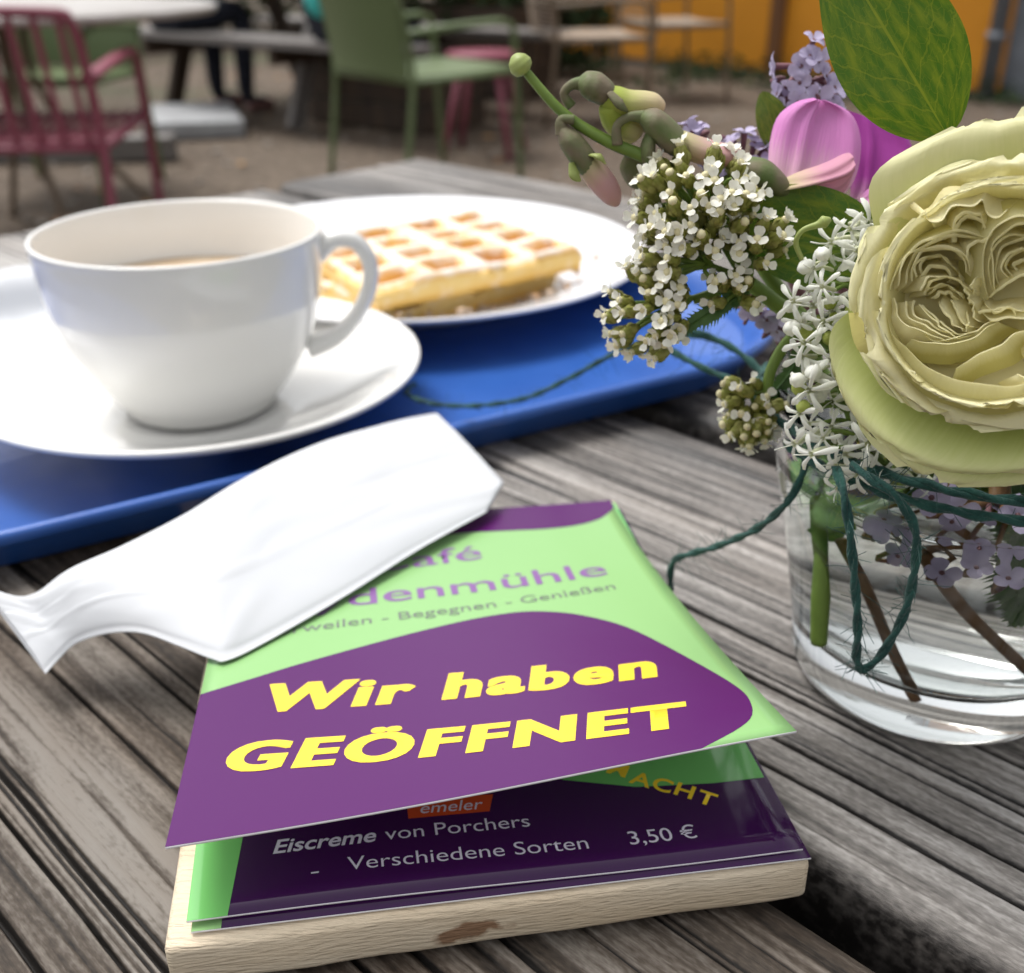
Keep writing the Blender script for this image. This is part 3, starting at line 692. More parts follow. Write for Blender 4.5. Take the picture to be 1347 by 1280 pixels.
def text_print(s, p0, p1, capv, fn, up, name, m, parent, offset=0, shear=0, spacing=1.0, W=CW, L=CL):
    """baseline runs from (u, v) p0 to p1; capv is the capital height in v"""
    bm = text_bm(s, min(offset, .030), shear, spacing)
    if offset > .030:
        src = bm; bm = bmesh.new(); e = offset * .6
        for q, (ox, oy) in enumerate(((0, 0), (-e, 0), (e, 0))):
            vs = [bm.verts.new((v.co.x + ox, v.co.y + oy, q * .00003)) for v in src.verts]; src.verts.index_update()
            for f in src.faces: bm.faces.new([vs[v.index] for v in f.verts])
        src.free()
    xs = [v.co.x for v in bm.verts]; x0, x1 = min(xs), max(xs)
    du, dv = p1[0] - p0[0], p1[1] - p0[1]
    for v in bm.verts:
        t = (v.co.x - x0) / (x1 - x0); h = v.co.y / .72
        v.co = Vector((p0[0] + du * t, p0[1] + dv * t - capv * h, v.co.z))
    return lay(bm, fn, up, name, m, parent)
p2 = sheet('menu_page', page2_pt, [M['aubergine'], M['card_white']], None)
tag(p2, 'dark purple menu card lying lowest on the wooden board', 'menu card')
poly_print([(0, 0), (.055, 0), (.045, 1), (0, 1)], page2_pt, .00004, 'green_band', M['card_green'], p2)
p1 = sheet('menu_page', page_pt, [M['aubergine'], M['card_white']], None)
tag(p1, 'dark purple menu card listing ice cream with its price, just under the cover', 'menu card')
def pg(a, b): return ((a - C2['a0']) / C2['w'], 1 - (b + (a - C2['a0']) / C2['w'] * .0022 - C2['b0']) / C2['l'])
poly_print([(0, 0), (.095, 0), (.078, .86), (.062, 1), (0, 1)], page_pt, .00004, 'green_band', M['card_dgreen'], p1)
poly_print([(1.0, pg(.1164, .0202)[1]), pg(.1060, .0205), pg(.090, .0222), pg(.076, .0265), pg(.058, .036), pg(.050, .060), (.42, 0), (1.0, 0)], page_pt, .00005, 'green_field', M['card_dgreen'], p1)
poly_print([pg(.0440, .0204), pg(.0598, .0200), pg(.0612, .0245), pg(.0440, .0260)], page_pt, .00007, 'orange_label', M['print_orange'], p1)
text_print('emeler', pg(.0465, .0214), pg(.0588, .0208), .021, page_pt, .00010, 'label_text', M['print_white'], p1, 0, .25)
text_print('Eiscreme', pg(.0184, .0158), pg(.0376, .0156), .0245, page_pt, .00008, 'menu_text', M['print_white'], p1, .016, .22)
text_print('von Porchers', pg(.0393, .0156), pg(.0670, .0149), .0235, page_pt, .00008, 'menu_text', M['print_white'], p1, -.004)
text_print('-', pg(.0254, .0090), pg(.0268, .0090), .020, page_pt, .00008, 'menu_text', M['print_white'], p1)
text_print('Verschiedene Sorten', pg(.0320, .0094), pg(.0769, .0077), .0235, page_pt, .00008, 'menu_text', M['print_white'], p1, -.004)
text_print('3,50 €', pg(.0849, .0074), pg(.0980, .0070), .0245, page_pt, .00008, 'price', M['print_white'], p1)
arc = [(.0800, .0296, -28), (.0868, .0262, -31), (.0907, .0226, -33), (.0945, .0203, -33), (.0984, .0180, -34), (.1020, .0152, -36)]
for ch, (a, b, dg) in zip('EMACHT', arc):             # yellow word set on an arc
    bm = text_bm(ch, .022); xs = [v.co.x for v in bm.verts]; xm = (min(xs) + max(xs)) / 2; cs, sn = math.cos(R(dg)), math.sin(R(dg))
    for v in bm.verts:
        x, y = (v.co.x - xm) * .0060, v.co.y * .0052
        q = pg(a + x * cs - y * sn, b + x * sn + y * cs); v.co = Vector((q[0], q[1], 0))
    lay(bm, page_pt, .00009, 'yellow_letter', M['yellow'], p1)
cov = sheet('menu_cover', cover_pt, [M['card_green'], M['card_white']], None, .0005, 30, 40)
tag(cov, 'green and purple menu cover reading Wir haben GEÖFFNET, its lower edge lifted', 'menu cover')
blob = [(.0, .630), (.01, .627), (.10, .598), (.193, .567), (.38, .512), (.50, .482), (.581, .468), (.66, .465), (.73, .482), (.79, .515), (.853, .575), (.901, .662), (.947, .773), (.970, .844), (.973, .890), (.955, .938), (.915, .968), (.84, 1.0)]
sp = [(p.x, p.y) for p in smooth_path([Vector((a, b, 0)) for a, b in blob], 60)]
poly_print(sp + [(.0, 1.0)], cover_pt, .00004, 'purple_hill', M['purple'], cov)
top = [(.0, .14), (.2, .15), (.40, .128), (.564, .106), (.70, .108), (.80, .112), (.88, .106), (.94, .088), (.975, .062), (1.0, .036)]
sp = [(p.x, p.y) for p in smooth_path([Vector((a, b, 0)) for a, b in top], 40)]
poly_print(sp + [(1.0, .0), (.0, .0)], cover_pt, .00004, 'purple_wave', M['purple'], cov)
text_print('Wir haben', (.130, .705), (.862, .772), .080, cover_pt, .00008, 'yellow_text', M['yellow'], cov, .036, .22, 1.16)
text_print('GEÖFFNET', (.070, .852), (.868, .937), .072, cover_pt, .00008, 'yellow_text', M['yellow'], cov, .040, .22, 1.18)
text_print('Café', (.335, .252), (.612, .226), .066, cover_pt, .00008, 'purple_text', M['print_purple'], cov, .006)
text_print('Heydenmühle', (.035, .392), (.888, .352), .066, cover_pt, .00008, 'purple_text', M['print_purple'], cov, .006)
text_print('Verweilen - Begegnen - Genießen', (.10, .466), (.885, .419), .030, cover_pt, .00008, 'grey_text', M['print_grey'], cov, .002)

# ------------------------------------------------------------------ white paper sleeve
def sleeve():
    back = [(-26, 770, .020), (18, 786, .020), (48, 783, .021), (92, 752, .026), (160, 722, .029), (240, 681, .031), (330, 626, .031), (420, 583, .030), (500, 559, .029), (545, 548, .028), (574, 543, .0270)]
    front = [(60, 886, .010), (78, 866, .012), (100, 846, .015), (140, 833, .019), (185, 832, .0215), (232, 848, .022), (278, 866, .0215), (300, 868, .0213), (352, 843, .0205), (452, 785, .0195), (552, 722, .0185), (640, 673, .0175)]
    B = [onz(a, b, z) for a, b, z in back]; Fp = [onz(a, b, z) for a, b, z in front]
    n = 110; B = smooth_path(B, n); Fp = smooth_path(Fp, n)
    nu = 40; V = []
    for side in (1, -1):
        for j in range(n):
            t = j / (n - 1)
            for i in range(nu):
                s = i / (nu - 1); p = Fp[j].lerp(B[j], s)
                prof = (max(0.0, 1 - (2 * s - 1) ** 2)) ** .4
                p = p + Vector((.0098, .001, -.0015)) * max(0, (t - .86) / .14) ** 1.5 * (min(s / .28, 1) * min((1 - s) / .72, 1))
                puff = (.0008 + .0030 * math.sin(math.pi * min(.12 + t * .88, 1)) ) * prof * (1 if side > 0 else -.12)
                cre = .0004 * math.exp(-((s - .30 - .10 * t) / .012) ** 2) - .0004 * math.exp(-((s - .62 + .06 * t) / .010) ** 2)
                wr = .0011 * noise.noise(Vector((t * 4, s * 1.6, 3))) + .0006 * abs(noise.noise(Vector((t * 7 + s * 4, s * 3 - t * 3, 8)))) + .0010 * max(0, abs(noise.noise(Vector((t * 9 - s * 3, s * 2 + t * 3, 28)))) - .22)
                neck = -.0012 * math.exp(-((t - .13) / .06) ** 2) * prof
                V.append(p + Vector((0, 0, puff + (cre + wr + neck) * prof * (1 if side > 0 else .1) - (.0002 if side < 0 else 0))))
    N = nu * n; Fs = grid_faces(nu, n)
    Fs += [tuple(i + N for i in f[::-1]) for f in grid_faces(nu, n)]
    for j in range(n - 1):
        for e in (0, nu - 1):
            a, b = j * nu + e, (j + 1) * nu + e; Fs.append((a, b, b + N, a + N) if e else (b, a, a + N, b + N))
    for i in range(nu - 1):
        a, b = (n - 1) * nu + i, (n - 1) * nu + i + 1; Fs.append((a, b, b + N, a + N))
    cen = Vector((-.07, .27, .012))
    o = mk('paper_sleeve', [v - cen for v in V], Fs, M['paper']); o.location = cen
    tag(o, 'crumpled white paper cutlery sleeve lying across tray rim and menu', 'paper sleeve')
sleeve()

# ------------------------------------------------------------------ glass vase
VC = Vector((.1045, .2205, 0)); VTOP = .078
def rout(z): return float(np.interp(z, [0, .0115, .0337, .0504, .0643, .078], [.0318, .0335, .0377, .0414, .0443, .0470]))
def vase():
    v = thing('glass_vase', 'clear tapered drinking glass used as a vase for the flowers', 'vase', VC)
    pr = [(.0001, .0022), (.020, .0020), (.0262, .0010), (.0285, .0003), (.0302, .0005), (.0318, .0018), (.0327, .0040), (.0333, .0080)] + [(rout(z), z) for z in np.linspace(.0115, VTOP - .001, 14)]
    pr += [(rout(VTOP) - .0003, VTOP - .0001), (rout(VTOP) - .0010, VTOP + .0001), (rout(VTOP) - .0017, VTOP - .0003)]
    pr += [(rout(z) - .0021, z) for z in np.linspace(VTOP - .0015, .021, 12)] + [(rout(.017) - .0027, .0165), (rout(.014) - .0042, .0142), (.026, .0132), (.018, .0128), (.0001, .0126)]
    V, Fs = lathe(pr, 128)
    o = mk('glass_wall', V, Fs, M['glass']); o.location = VC; put(o, v)
    wz = .0595
    pw = [(.0001, .01255), (.018, .01275), (.026, .01315), (rout(.014) - .00415, .01415), (rout(.017) - .00265, .01645)] + [(rout(z) - .00205, z) for z in np.linspace(.021, wz, 10)] + [(rout(wz) - .0028, wz - .0006), (rout(wz) - .005, wz - .0009), (.0001, wz - .0009)]
    V, Fs = lathe(pw, 96)
    o = mk('water', V, Fs, M['water']); o.location = VC; put(o, v)
vase()

# ------------------------------------------------------------------ twine
def twine_geo(P, n, r=.00105, fuzz=40, seed=1, tw=190):
    r *= .74; fuzz = int(fuzz * 2.2)
    """two-ply twisted cord with loose fibres"""
    Q = smooth_path(P, n); g = G(); rd = random.Random(seed)
    ln = sum((Q[i + 1] - Q[i]).length for i in range(n - 1))
    for ply in (0, 1):
        pts = []; s = 0; prev = None
        for i, p in enumerate(Q):
            t = (Q[min(i + 1, n - 1)] - Q[max(i - 1, 0)]).normalized()
            if prev is None:
                a = t.cross(Vector((.3, .2, 1))).normalized()
            else: a = (prev - t * prev.dot(t)).normalized()
            b = t.cross(a); prev = a
            if i: s += (p - Q[i - 1]).length
            th = s * tw * 2 + ply * math.pi
            rr = r * .42 * (1 + .5 * noise.noise(Vector((s * 300, ply, seed))))
            pts.append(p + a * math.cos(th) * rr + b * math.sin(th) * rr)
        V, Fs, _ = tube(pts, r * .74, 8, True, 1.0, .22); g.add(V, Fs)
    for _ in range(fuzz):
        i = rd.randrange(1, n - 1); p = Q[i]
        d = Vector((rd.uniform(-1, 1), rd.uniform(-1, 1), rd.uniform(-1, 1))).normalized()
        e = Vector((rd.uniform(-1, 1), rd.uniform(-1, 1), rd.uniform(-1, 1))).normalized()
        L_ = rd.uniform(.002, .006)
        V, Fs, _ = tube(smooth_path([p, p + d * L_ * .5 + e * L_ * .2, p + d * L_ + e * L_ * .5], 5), .00007, 3, False); g.add(V, Fs)
    return g
tw = thing('twine_bow', 'dark green twine wound round the vase neck with loops hanging down', 'twine', VC + Vector((0, 0, .062)))
hel = []
for i in range(100):
    a = i / 99 * 2 * math.pi * 1.35 + 3.4; z = .0685 + .0050 * i / 99 + .0012 * math.sin(a * .9)
    rr = rout(z) + .0016 + (.0006 if i % 2 else 0); hel.append(VC + Vector((rr * math.cos(a), rr * math.sin(a), z)))
twine_geo(hel, 420, .0013, 60, 2).obj('winding', M['twine'], tw)
front = [at(1100, 615, .182), at(1112, 660, .176), at(1122, 740, .174), at(1128, 820, .1745), at(1127, 868, .177), at(1136, 880, .178), at(1160, 860, .177), at(1190, 805, .174), at(1204, 740, .1715), at(1203, 695, .171), at(1180, 655, .172), at(1150, 632, .175), at(1120, 612, .180)]
twine_geo(front, 220, .00118, 90, 3).obj('loop', M['twine'], tw)
end = [at(1040, 560, .214), at(1058, 590, .207), at(1056, 622, .203), at(1034, 662, .204), at(995, 695, .212), at(950, 716, .222), at(910, 728, .230), at(888, 736, .234), at(882, 752, .236), at(882, 776, .239)]
twine_geo(end, 150, .00115, 60, 4).obj('loose_end', M['twine'], tw)
loop2 = [at(1040, 545, .245), at(1000, 488, .262), at(960, 456, .270), at(920, 438, .275), at(888, 436, .277), at(873, 443, .276), at(882, 460, .272), at(925, 484, .264), at(985, 512, .256), at(1030, 560, .246)]
twine_geo(loop2, 150, .00115, 50, 5).obj('loop', M['twine'], tw)
end2 = [at(960, 452, .278), at(890, 440, .290), at(815, 462, .315), at(750, 497, .325), at(690, 524, .334), at(620, 534, .340), at(565, 530, .350), at(535, 517, .362), at(545, 505, .372)]
twine_geo(end2, 150, .00115, 60, 6).obj('loose_end', M['twine'], tw)

# ------------------------------------------------------------------ rose
RC_ = at(1312, 392, .166)
ra = (Vector((0, 0, CAMZ)) - RC_).normalized(); ra = (ra + Vector((-.10, 0, .12))).normalized()
r1 = Vector((0, 0, 1)).cross(ra); r1 = r1.normalized(); r2 = ra.cross(r1).normalized()       # r1 right, r2 up in the picture
rose = thing('rose', 'pale yellow-green garden rose in full bloom, largest flower in the vase', 'rose', RC_ - ra * .014)
def rl(x, y, h): return RC_ + (r1 * x + r2 * y + ra * h) * .001
def petal_shape(v, peak=.66):
    if v < peak: return max(.16, (1 - (1 - v / peak) ** 2)) ** .6
    return max(.0, 1 - ((v - peak) / (1.02 - peak)) ** 2) ** .5
def petal(phi, ctrl, width, wrap, m, seed, ruf=.8, nu=17, nv=18, peak=.66, curl=0.0, notch=0.0):
    phi = R(phi); er = (math.cos(phi), math.sin(phi)); et = (-er[1], er[0])
    path = smooth_path([Vector((a, 0, b)) for a, b in ctrl], nv)
    V = []; uv = []
    for j in range(nv):
        v = j / (nv - 1); r, h = path[j].x, path[j].z; wv = width * petal_shape(v, peak)
        for i in range(nu):
            u = i / (nu - 1) * 2 - 1; s = u * wv; th = s / wrap
            rr = r - wrap * (1 - math.cos(th)); tt = wrap * math.sin(th)
            edge = max(abs(u) ** 3 * min(1, v * 1.4), v ** 3)
            k = ruf * edge
            hh = h + k * 1.5 * noise.noise(Vector((u * 2.1 + seed * 3.1, v * 2.3, seed))) + curl * edge * -1.0 + .35 * noise.noise(Vector((u * 1.3, v * 1.7, seed + 20)))
            rr += k * 1.4 * noise.noise(Vector((u * 2.6 + 9, v * 2, seed * 2.7))) + (k * .75 * noise.noise(Vector((u * 8 + 3, v * 6, seed)))) + (k * .45 * noise.noise(Vector((u * 19 + 3, v * 9, seed))))
            rr -= notch * math.exp(-(u / .12) ** 2) * v ** 6
            V.append(rl(er[0] * rr + et[0] * tt, er[1] * rr + et[1] * tt, hh)); uv.append((u * .5 + .5, v))
    return mk('petal', V, grid_faces(nu, nv), m, rose, True, uv)
# back and outer petals (millimetres in the flower's own frame)
for phi, tip, h1, wd, wrp, mm, cu_ in [
    (104, 30.5, -7, 22, 38, 'rose_outer', 1.5), (62, 29, -8, 20, 34, 'rose_outer', 1.5), (152, 25, -6.5, 17, 30, 'rose_outer', 1.5), (20, 28, -8, 20, 34, 'rose_outer', 1),
    (-25, 28, -9, 20, 34, 'rose_outer', 1), (262, 31.5, -11, 19, 30, 'rose_green', 2), (225, 30, -11.5, 14, 26, 'rose_green', 2), (-52, 29, -9, 18, 30, 'rose_outer', 1)]:
    petal(phi, [(2, -17), (9, -16), (17, -12), (tip * .8, h1 - 1.5), (tip * .95, h1), (tip, h1 - cu_)], wd, wrp, M[mm], phi * .1 + 3, 1.3, notch=1.2)
petal(248, [(2, -16), (10, -13.5), (18, -9), (25, -4.5), (28.6, -3.2), (29.6, -4.4)], 23, 26, M['rose_green'], 77, .9, 23, 22, notch=.6)
petal(196, [(2, -15), (9, -12), (15, -7), (19.5, -2.5), (21.8, -1.2), (22.6, -2.6)], 17, 24, M['rose_outer'], 41, 1.0, 21, 20)
# cup petals
for k, (phi, tip, hh, wd, wrp) in enumerate([(98, 22.5, -.5, 19, 27), (156, 23.0, -1.0, 15, 26), (212, 20.5, 1.2, 16, 22), (258, 20.8, .2, 19, 23), (305, 20.5, .5, 17, 22), (350, 21, 0, 18, 23), (48, 21.5, -.5, 18, 24)]):
    petal(phi, [(2, -15), (8, -13), (tip * .70, -7.5), (tip * .84, hh - 3.2), (tip * .93, hh - .2), (tip * 1.02, hh - .4)], wd, wrp, M['rose_cup'], k * 5.3 + 1, 1.0, 23, 20, .74, notch=.9)
for k, (phi, tip, hh, wd, wrp) in enumerate([(78, 17.6, 3.2, 16, 18.5), (134, 18.2, 2.8, 16, 19), (192, 17.6, 3.8, 15, 18), (240, 17.6, 3.0, 15, 18.5), (292, 17.2, 3.2, 17, 18), (345, 17.6, 3, 16, 18.5), (30, 17.6, 3, 16, 18.5)]):
    petal(phi, [(2, -13), (8, -11), (tip * .80, -6), (tip * .93, hh - 3), (tip * .985, hh - .3), (tip * 1.0, hh)], wd, wrp, M['rose_cup'], k * 7.7 + 2, .9, 21, 18, .76, notch=.6)
# heart: loosely quartered folds; each rim is a curve in the flower's face (millimetres), its sheet falls away outwards under the next one
rq = random.Random(29)
HC = (-1.9, -.6)
def rim_sheet(pts, c, drop=0.0, seed=0, k=.42, m='rose_inner', dep=4.4):
    n = 34; Q = smooth_path([Vector((x, y, 0)) for x, y in pts], n); nv = 11
    Q = [p + Vector((noise.noise(Vector((i * .16, seed, 2))), noise.noise(Vector((i * .16, seed, 7))), 0)) * .42 for i, p in enumerate(Q)]; V = []; uv = []
    for j in range(nv):
        v = j / (nv - 1); q = 1 - v
        for i, p in enumerate(Q):
            t = i / (n - 1); ox, oy = p.x - c[0], p.y - c[1]; d = math.hypot(p.x - HC[0], p.y - HC[1]); ol = max(math.hypot(ox, oy), .5)
            h = -2.0 + 5.4 * min(d / 14.5, 1) ** .9 + drop + .85 * noise.noise(Vector((t * 2.4, seed * 1.9, 1))) + .22 * noise.noise(Vector((t * 9, seed * 2.3, 5))) - 1.3 * abs(2 * t - 1) ** 4
            out = (k * ol + .9) * q ** 1.15 - .55 * math.exp(-((v - .80) / .16) ** 2) + .35 * v ** 8
            wv = .30 * q * noise.noise(Vector((t * 3, v * 2, seed + 3)))
            V.append(rl(p.x + ox / ol * (out + wv), p.y + oy / ol * (out + wv), h - dep * q ** .8)); uv.append((t, v))
    mk('petal', V, grid_faces(n, nv), M[m], rose, True, uv)
WL, WLL, WR, WB_ = (-9.0, 5.4), (-5.4, .4), (4.6, 6.8), (-1.0, -4.0)
heart = [([(-15.9, -1.2), (-15.8, 2.4), (-14.2, 5.6), (-11.4, 7.9), (-7.6, 9.4), (-3.8, 9.0)], WL, .2), ([(-14.1, .2), (-14.2, 2.8), (-13.4, 5.2), (-11.0, 6.3), (-8.6, 6.8), (-6.2, 5.6), (-5.2, 3.6)], WL, -.2), ([(-12.9, 1.6), (-13.2, 3.4), (-11.8, 5.0), (-9.6, 5.4), (-7.6, 4.0), (-6.6, 2.6)], WL, -.7), ([(-12.2, 1.6), (-11.2, 3.4), (-9.4, 3.7), (-8.0, 2.6), (-8.2, 1.4)], (-9.8, 2.0), -1.1),
         ([(-11.6, -.4), (-10.9, 1.3), (-8.8, 2.2), (-6.4, 1.7), (-4.4, .5)], WLL, -.1), ([(-10.9, -1.0), (-10.0, .4), (-8.2, 1.0), (-6.6, .4), (-5.4, -.4)], WLL, -.6), ([(-9.6, -1.2), (-8.6, -.4), (-7.4, -.4), (-6.4, -1.2)], (-7.8, -1.6), -.9),
         ([(-1.4, .2), (-3.1, 4.2), (-3.5, 7.4), (-2.6, 10.2), (-.4, 12.1), (2.2, 12.3), (6, 11), (8.5, 7.5)], WR, .1), ([(-.9, 1.2), (-2.4, 5.2), (-1.9, 8.2), (.3, 9.7), (3.6, 9.6), (6.4, 7.6), (6.6, 4.8)], WR, -.4), ([(1.0, 3.4), (-.4, 5.0), (.2, 7.2), (2.0, 8.0), (3.8, 7.0), (4.4, 5.0)], WR, -.8), ([(1.8, 4.6), (1.2, 5.8), (2.2, 6.6), (3.2, 5.8)], (2.2, 5.2), -1.2), ([(-1.4, .2), (.2, 1.9), (2.4, 3.7), (5.0, 5.2), (8.2, 5.6)], (4.0, -.5), -.3),
         ([(-8.6, 7.7), (-8.8, 10.8), (-7.6, 12.1), (-5.4, 12.2), (-4.4, 10.5)], (-6.4, 8.5), .1), ([(-6.2, 5.4), (-5.8, 7.4), (-4.2, 8.6), (-3.0, 9.8)], (-2.5, 5.0), -.1), ([(-13.6, 11.8), (-12.4, 10.2), (-10.4, 10.6), (-9.4, 12.8), (-6.6, 13.1), (-5.4, 14.4), (-4.2, 12.4), (-2.6, 12.1), (-1.6, 13.4)], (-5, 6), .3),
         ([(-15.8, -4.6), (-14.0, -8.2), (-11.4, -10.2), (-7.4, -12.6), (-3.4, -13.6), (1.2, -13.7), (6, -12.8), (10, -10.4)], (-1, -2), .2), ([(-11.0, -8.4), (-7.8, -8.8), (-4.8, -8.0), (-1.8, -6.2), (-.3, -4.2), (1.2, -3.6)], (-5.5, -2.5), .1), ([(-3.6, -12.0), (-.6, -9.4), (2.2, -6.8), (4.6, -4.6), (7.5, -3.2)], (-2, -3), .2),
         ([(-13.4, -2.6), (-12.4, -5.0), (-9.6, -6.0), (-7.6, -6.8), (-4.4, -7.4)], (-7.0, -1.5), -.1), ([(-15.2, -2.2), (-14.0, -5.0), (-11.9, -6.4), (-8.4, -7.2), (-5.6, -8.0)], (-7.0, -1.5), .2), ([(-11.4, -2.8), (-8.6, -4.8), (-7.4, -5.8), (-4.4, -7.0), (-2.4, -6.2)], (-6.0, -1.0), -.3), ([(-4.4, -2.6), (-3.6, -4.4), (-3.6, -6.0)], (-6, -4), -.2), ([(-4.0, -1.2), (-2.4, -2.4), (-.6, -2.0), (1.4, -1.2), (4, -1.4)], (-1.0, -5.0), -.3), ([(-2.0, -2.6), (-.4, -3.4), (1.8, -3.0), (5, -2.6), (8.5, -1)], (.5, -6.0), .0)]
for i, (pts, c, dr) in enumerate(heart):
    rim_sheet(pts, c, dr, i * 1.7 + .4, m='rose_cup' if i in (0, 7, 15, 16, 17) else 'rose_inner')
for i in (0, 1, 2, 4, 5, 7, 8, 9, 12, 16, 18, 20):      # further layers just inside
    pts, c, dr = heart[i]; f_ = rq.uniform(.84, .91)
    rim_sheet([(c[0] + (x - c[0]) * f_ + rq.uniform(-.2, .2), c[1] + (y - c[1]) * f_ + rq.uniform(-.2, .2)) for x, y in pts], c, dr - .35, i * 4.1 + 90)
for i, (pts, c) in enumerate([([(-7.0, -1.4), (-5.6, -3.0), (-4.2, -4.8), (-2.6, -5.0)], (-7.5, -5.0)), ([(-4.6, -.4), (-3.4, -1.6), (-3.0, -3.2), (-1.8, -4.0)], (-5.5, -3.5)), ([(-2.4, -.2), (-1.4, -1.4), (.2, -2.0), (1.8, -1.4), (3.0, -2.0)], (.0, -5.0)), ([(-8.6, -2.0), (-7.2, -3.6), (-5.4, -5.2), (-4.0, -5.8)], (-8.5, -5.5)), ([(-5.6, .8), (-4.6, -.2), (-4.2, -1.4)], (-7, -1)), ([(-3.8, 3.2), (-4.4, 1.6), (-4.0, .4)], (-6.5, 1.5))]):
    rim_sheet(pts, c, .2, i * 3.3 + 140)
for i in (0, 1, 2, 4, 5, 15, 18, 19):                  # the half turned away repeats the quartered folds
    pts, c, dr = heart[i]; tr_ = lambda p: (2 * 1.0 - p[0], -2.4 - p[1])
    if min(tr_(p)[0] for p in pts) > 3.5: rim_sheet([tr_(p) for p in pts], tr_(c), dr, i * 2.9 + 50)
V = []; uv = []
for j in range(6):
    for i in range(24):
        a_ = 2 * math.pi * i / 24; r_ = 15.0 * j / 5 + .01; V.append(rl(HC[0] + r_ * math.cos(a_), HC[1] + r_ * math.sin(a_), -6.0 + 2.0 * (j / 5) ** 2)); uv.append((i / 24, .1))
mk('petal', V, grid_faces(24, 6, True), M['rose_inner'], rose, True, uv)
P = smooth_path([rl(0, 0, -16), rl(2, -2, -26), VC + Vector((.012, -.004, .072)), VC + Vector((.012, .006, .058)), VC + Vector((.012, .008, .052))], 30)
V, Fs, _ = tube(P, [.0042, .0022, .0022, .0022, .0022], 9); mk('stem', V, Fs, M['stem_dark'], rose)

# ------------------------------------------------------------------ leaves
def leaf(name, base, tip, side, width, m, bend=0.0, fold_=.15, droop=0.0, thick=0, parent=None, peak=.42, wav=.02, nu=21, nv=30, seed=0, blunt=.8):
    """blade from base to tip; side = direction of its right half"""
    base, tip = Vector(base), Vector(tip); ax = tip - base; L_ = ax.length; ax.normalize()
    sd = Vector(side); sd = (sd - ax * sd.dot(ax)).normalized(); nr = sd.cross(ax)
    V = []; uv = []
    for j in range(nv):
        v = j / (nv - 1)
        wv = width * (math.sin(math.pi * min(v ** (math.log(.5) / math.log(peak)), 1)) ** blunt)
        for i in range(nu):
            u = i / (nu - 1) * 2 - 1
            off = bend * L_ * math.sin(math.pi * v) + fold_ * width * abs(u) * math.sin(math.pi * v) - droop * L_ * v * v + wav * width * noise.noise(Vector((u * 2, v * 6, seed))) * (abs(u) + .2) * 2
            V.append(base + ax * (v * L_) + sd * (u * wv) + nr * off); uv.append((u, v))
    return mk(name, V, grid_faces(nu, nv), m, parent, True, uv)
lf = thing('leaf_sprig', 'large oval green leaf standing upright at the top of the bouquet', 'leaf', at(1245, 190, .205))
leaf('leaf_blade', at(1248, 182, .205), at(1082, -95, .212), (1, -.15, .25), .0110, M['leaf'], .04, .10, 0, parent=lf, peak=.42, seed=2)
V, Fs, _ = tube(smooth_path([at(1252, 186, .205), at(1262, 230, .21), at(1262, 420, .215), VC + Vector((.02, -.005, .068)), VC + Vector((.022, .004, .055))], 24), [.0010, .0012, .0014, .0016], 7); mk('stem', V, Fs, M['stem'], lf)
lf = thing('leaf_sprig', 'wide green leaf with a brown spot under the pink sweet pea', 'leaf', at(1175, 345, .205))
leaf('leaf_blade', at(1190, 345, .204), at(948, 278, .218), (.12, -.35, -1), .0098, M['leaf'], .06, -.12, 0, parent=lf, peak=.5, seed=5, blunt=.7)
V, Fs, _ = tube(smooth_path([at(1190, 350, .200), at(1215, 420, .205), VC + Vector((.012, -.015, .070)), VC + Vector((.008, .0, .055))], 16), .0010, 6); mk('stem', V, Fs, M['stem'], lf)
lf = thing('leaf_sprig', 'small round olive leaf beside the upper lilac cluster', 'leaf', at(1012, 200, .245))
leaf('leaf_blade', at(1022, 202, .244), at(1003, 120, .246), (1, .2, .1), .0038, M['leaf_pale'], .08, .2, parent=lf, peak=.5, seed=6, blunt=.6)
V, Fs, _ = tube(smooth_path([at(1022, 202, .244), at(1050, 300, .245), VC + Vector((-.01, .01, .08)), VC + Vector((-.006, .01, .055))], 16), .0008, 6); mk('stem', V, Fs, M['stem'], lf)

# ------------------------------------------------------------------ sweet pea
sp_ = thing('sweet_pea', 'sweet pea stem with nodding pale pink and green buds at the upper left', 'sweet pea', at(960, 280, .222))
Ps = smooth_path([at(690, 92, .226), at(740, 148, .224), at(800, 186, .222), at(880, 222, .221), at(960, 290, .224), at(1040, 400, .226), VC + Vector((-.020, -.004, .072)), VC + Vector((-.016, .004, .055))], 60)
V, Fs, uv = tube(Ps, [.0009, .0011, .0013, .0015, .0016, .0016, .0017], 9); mk('stem', V, Fs, M['stem'], sp_)
def podbud(P, rad, m, name, seg=16, flat=.62, n=18, parent=sp_):
    V, Fs, uv = tube(smooth_path(P, n), rad, seg, True, flat); return mk(name, V, Fs, m, parent, True, uv)
podbud([at(693, 96, .226), at(685, 86, .226), at(676, 72, .226)], [.0007, .0023, .0027, .0022, .0006], M['bud_green'], 'bud', flat=.9)
Y = .222                                              # hanging bud, left
podbud([at(755, 158, Y), at(738, 158, Y), at(740, 175, Y)], [.0010, .0009, .0016], M['calyx'], 'stalk', 9, 1.0)
podbud([at(738, 168, Y), at(752, 188, Y), at(770, 212, Y), at(778, 224, Y)], [.0012, .0038, .0042, .0040, .0034], M['calyx'], 'calyx')
podbud([at(765, 202, Y), at(782, 226, Y), at(800, 250, Y), at(812, 270, Y)], [.0030, .0040, .0044, .0042, .0034, .0010], M['bud_petal'], 'bud')
podbud([at(752, 214, Y - .003), at(756, 230, Y - .004), at(764, 238, Y - .004)], [.0006, .0014, .0002], M['bud_green'], 'sepal', 8, .4)
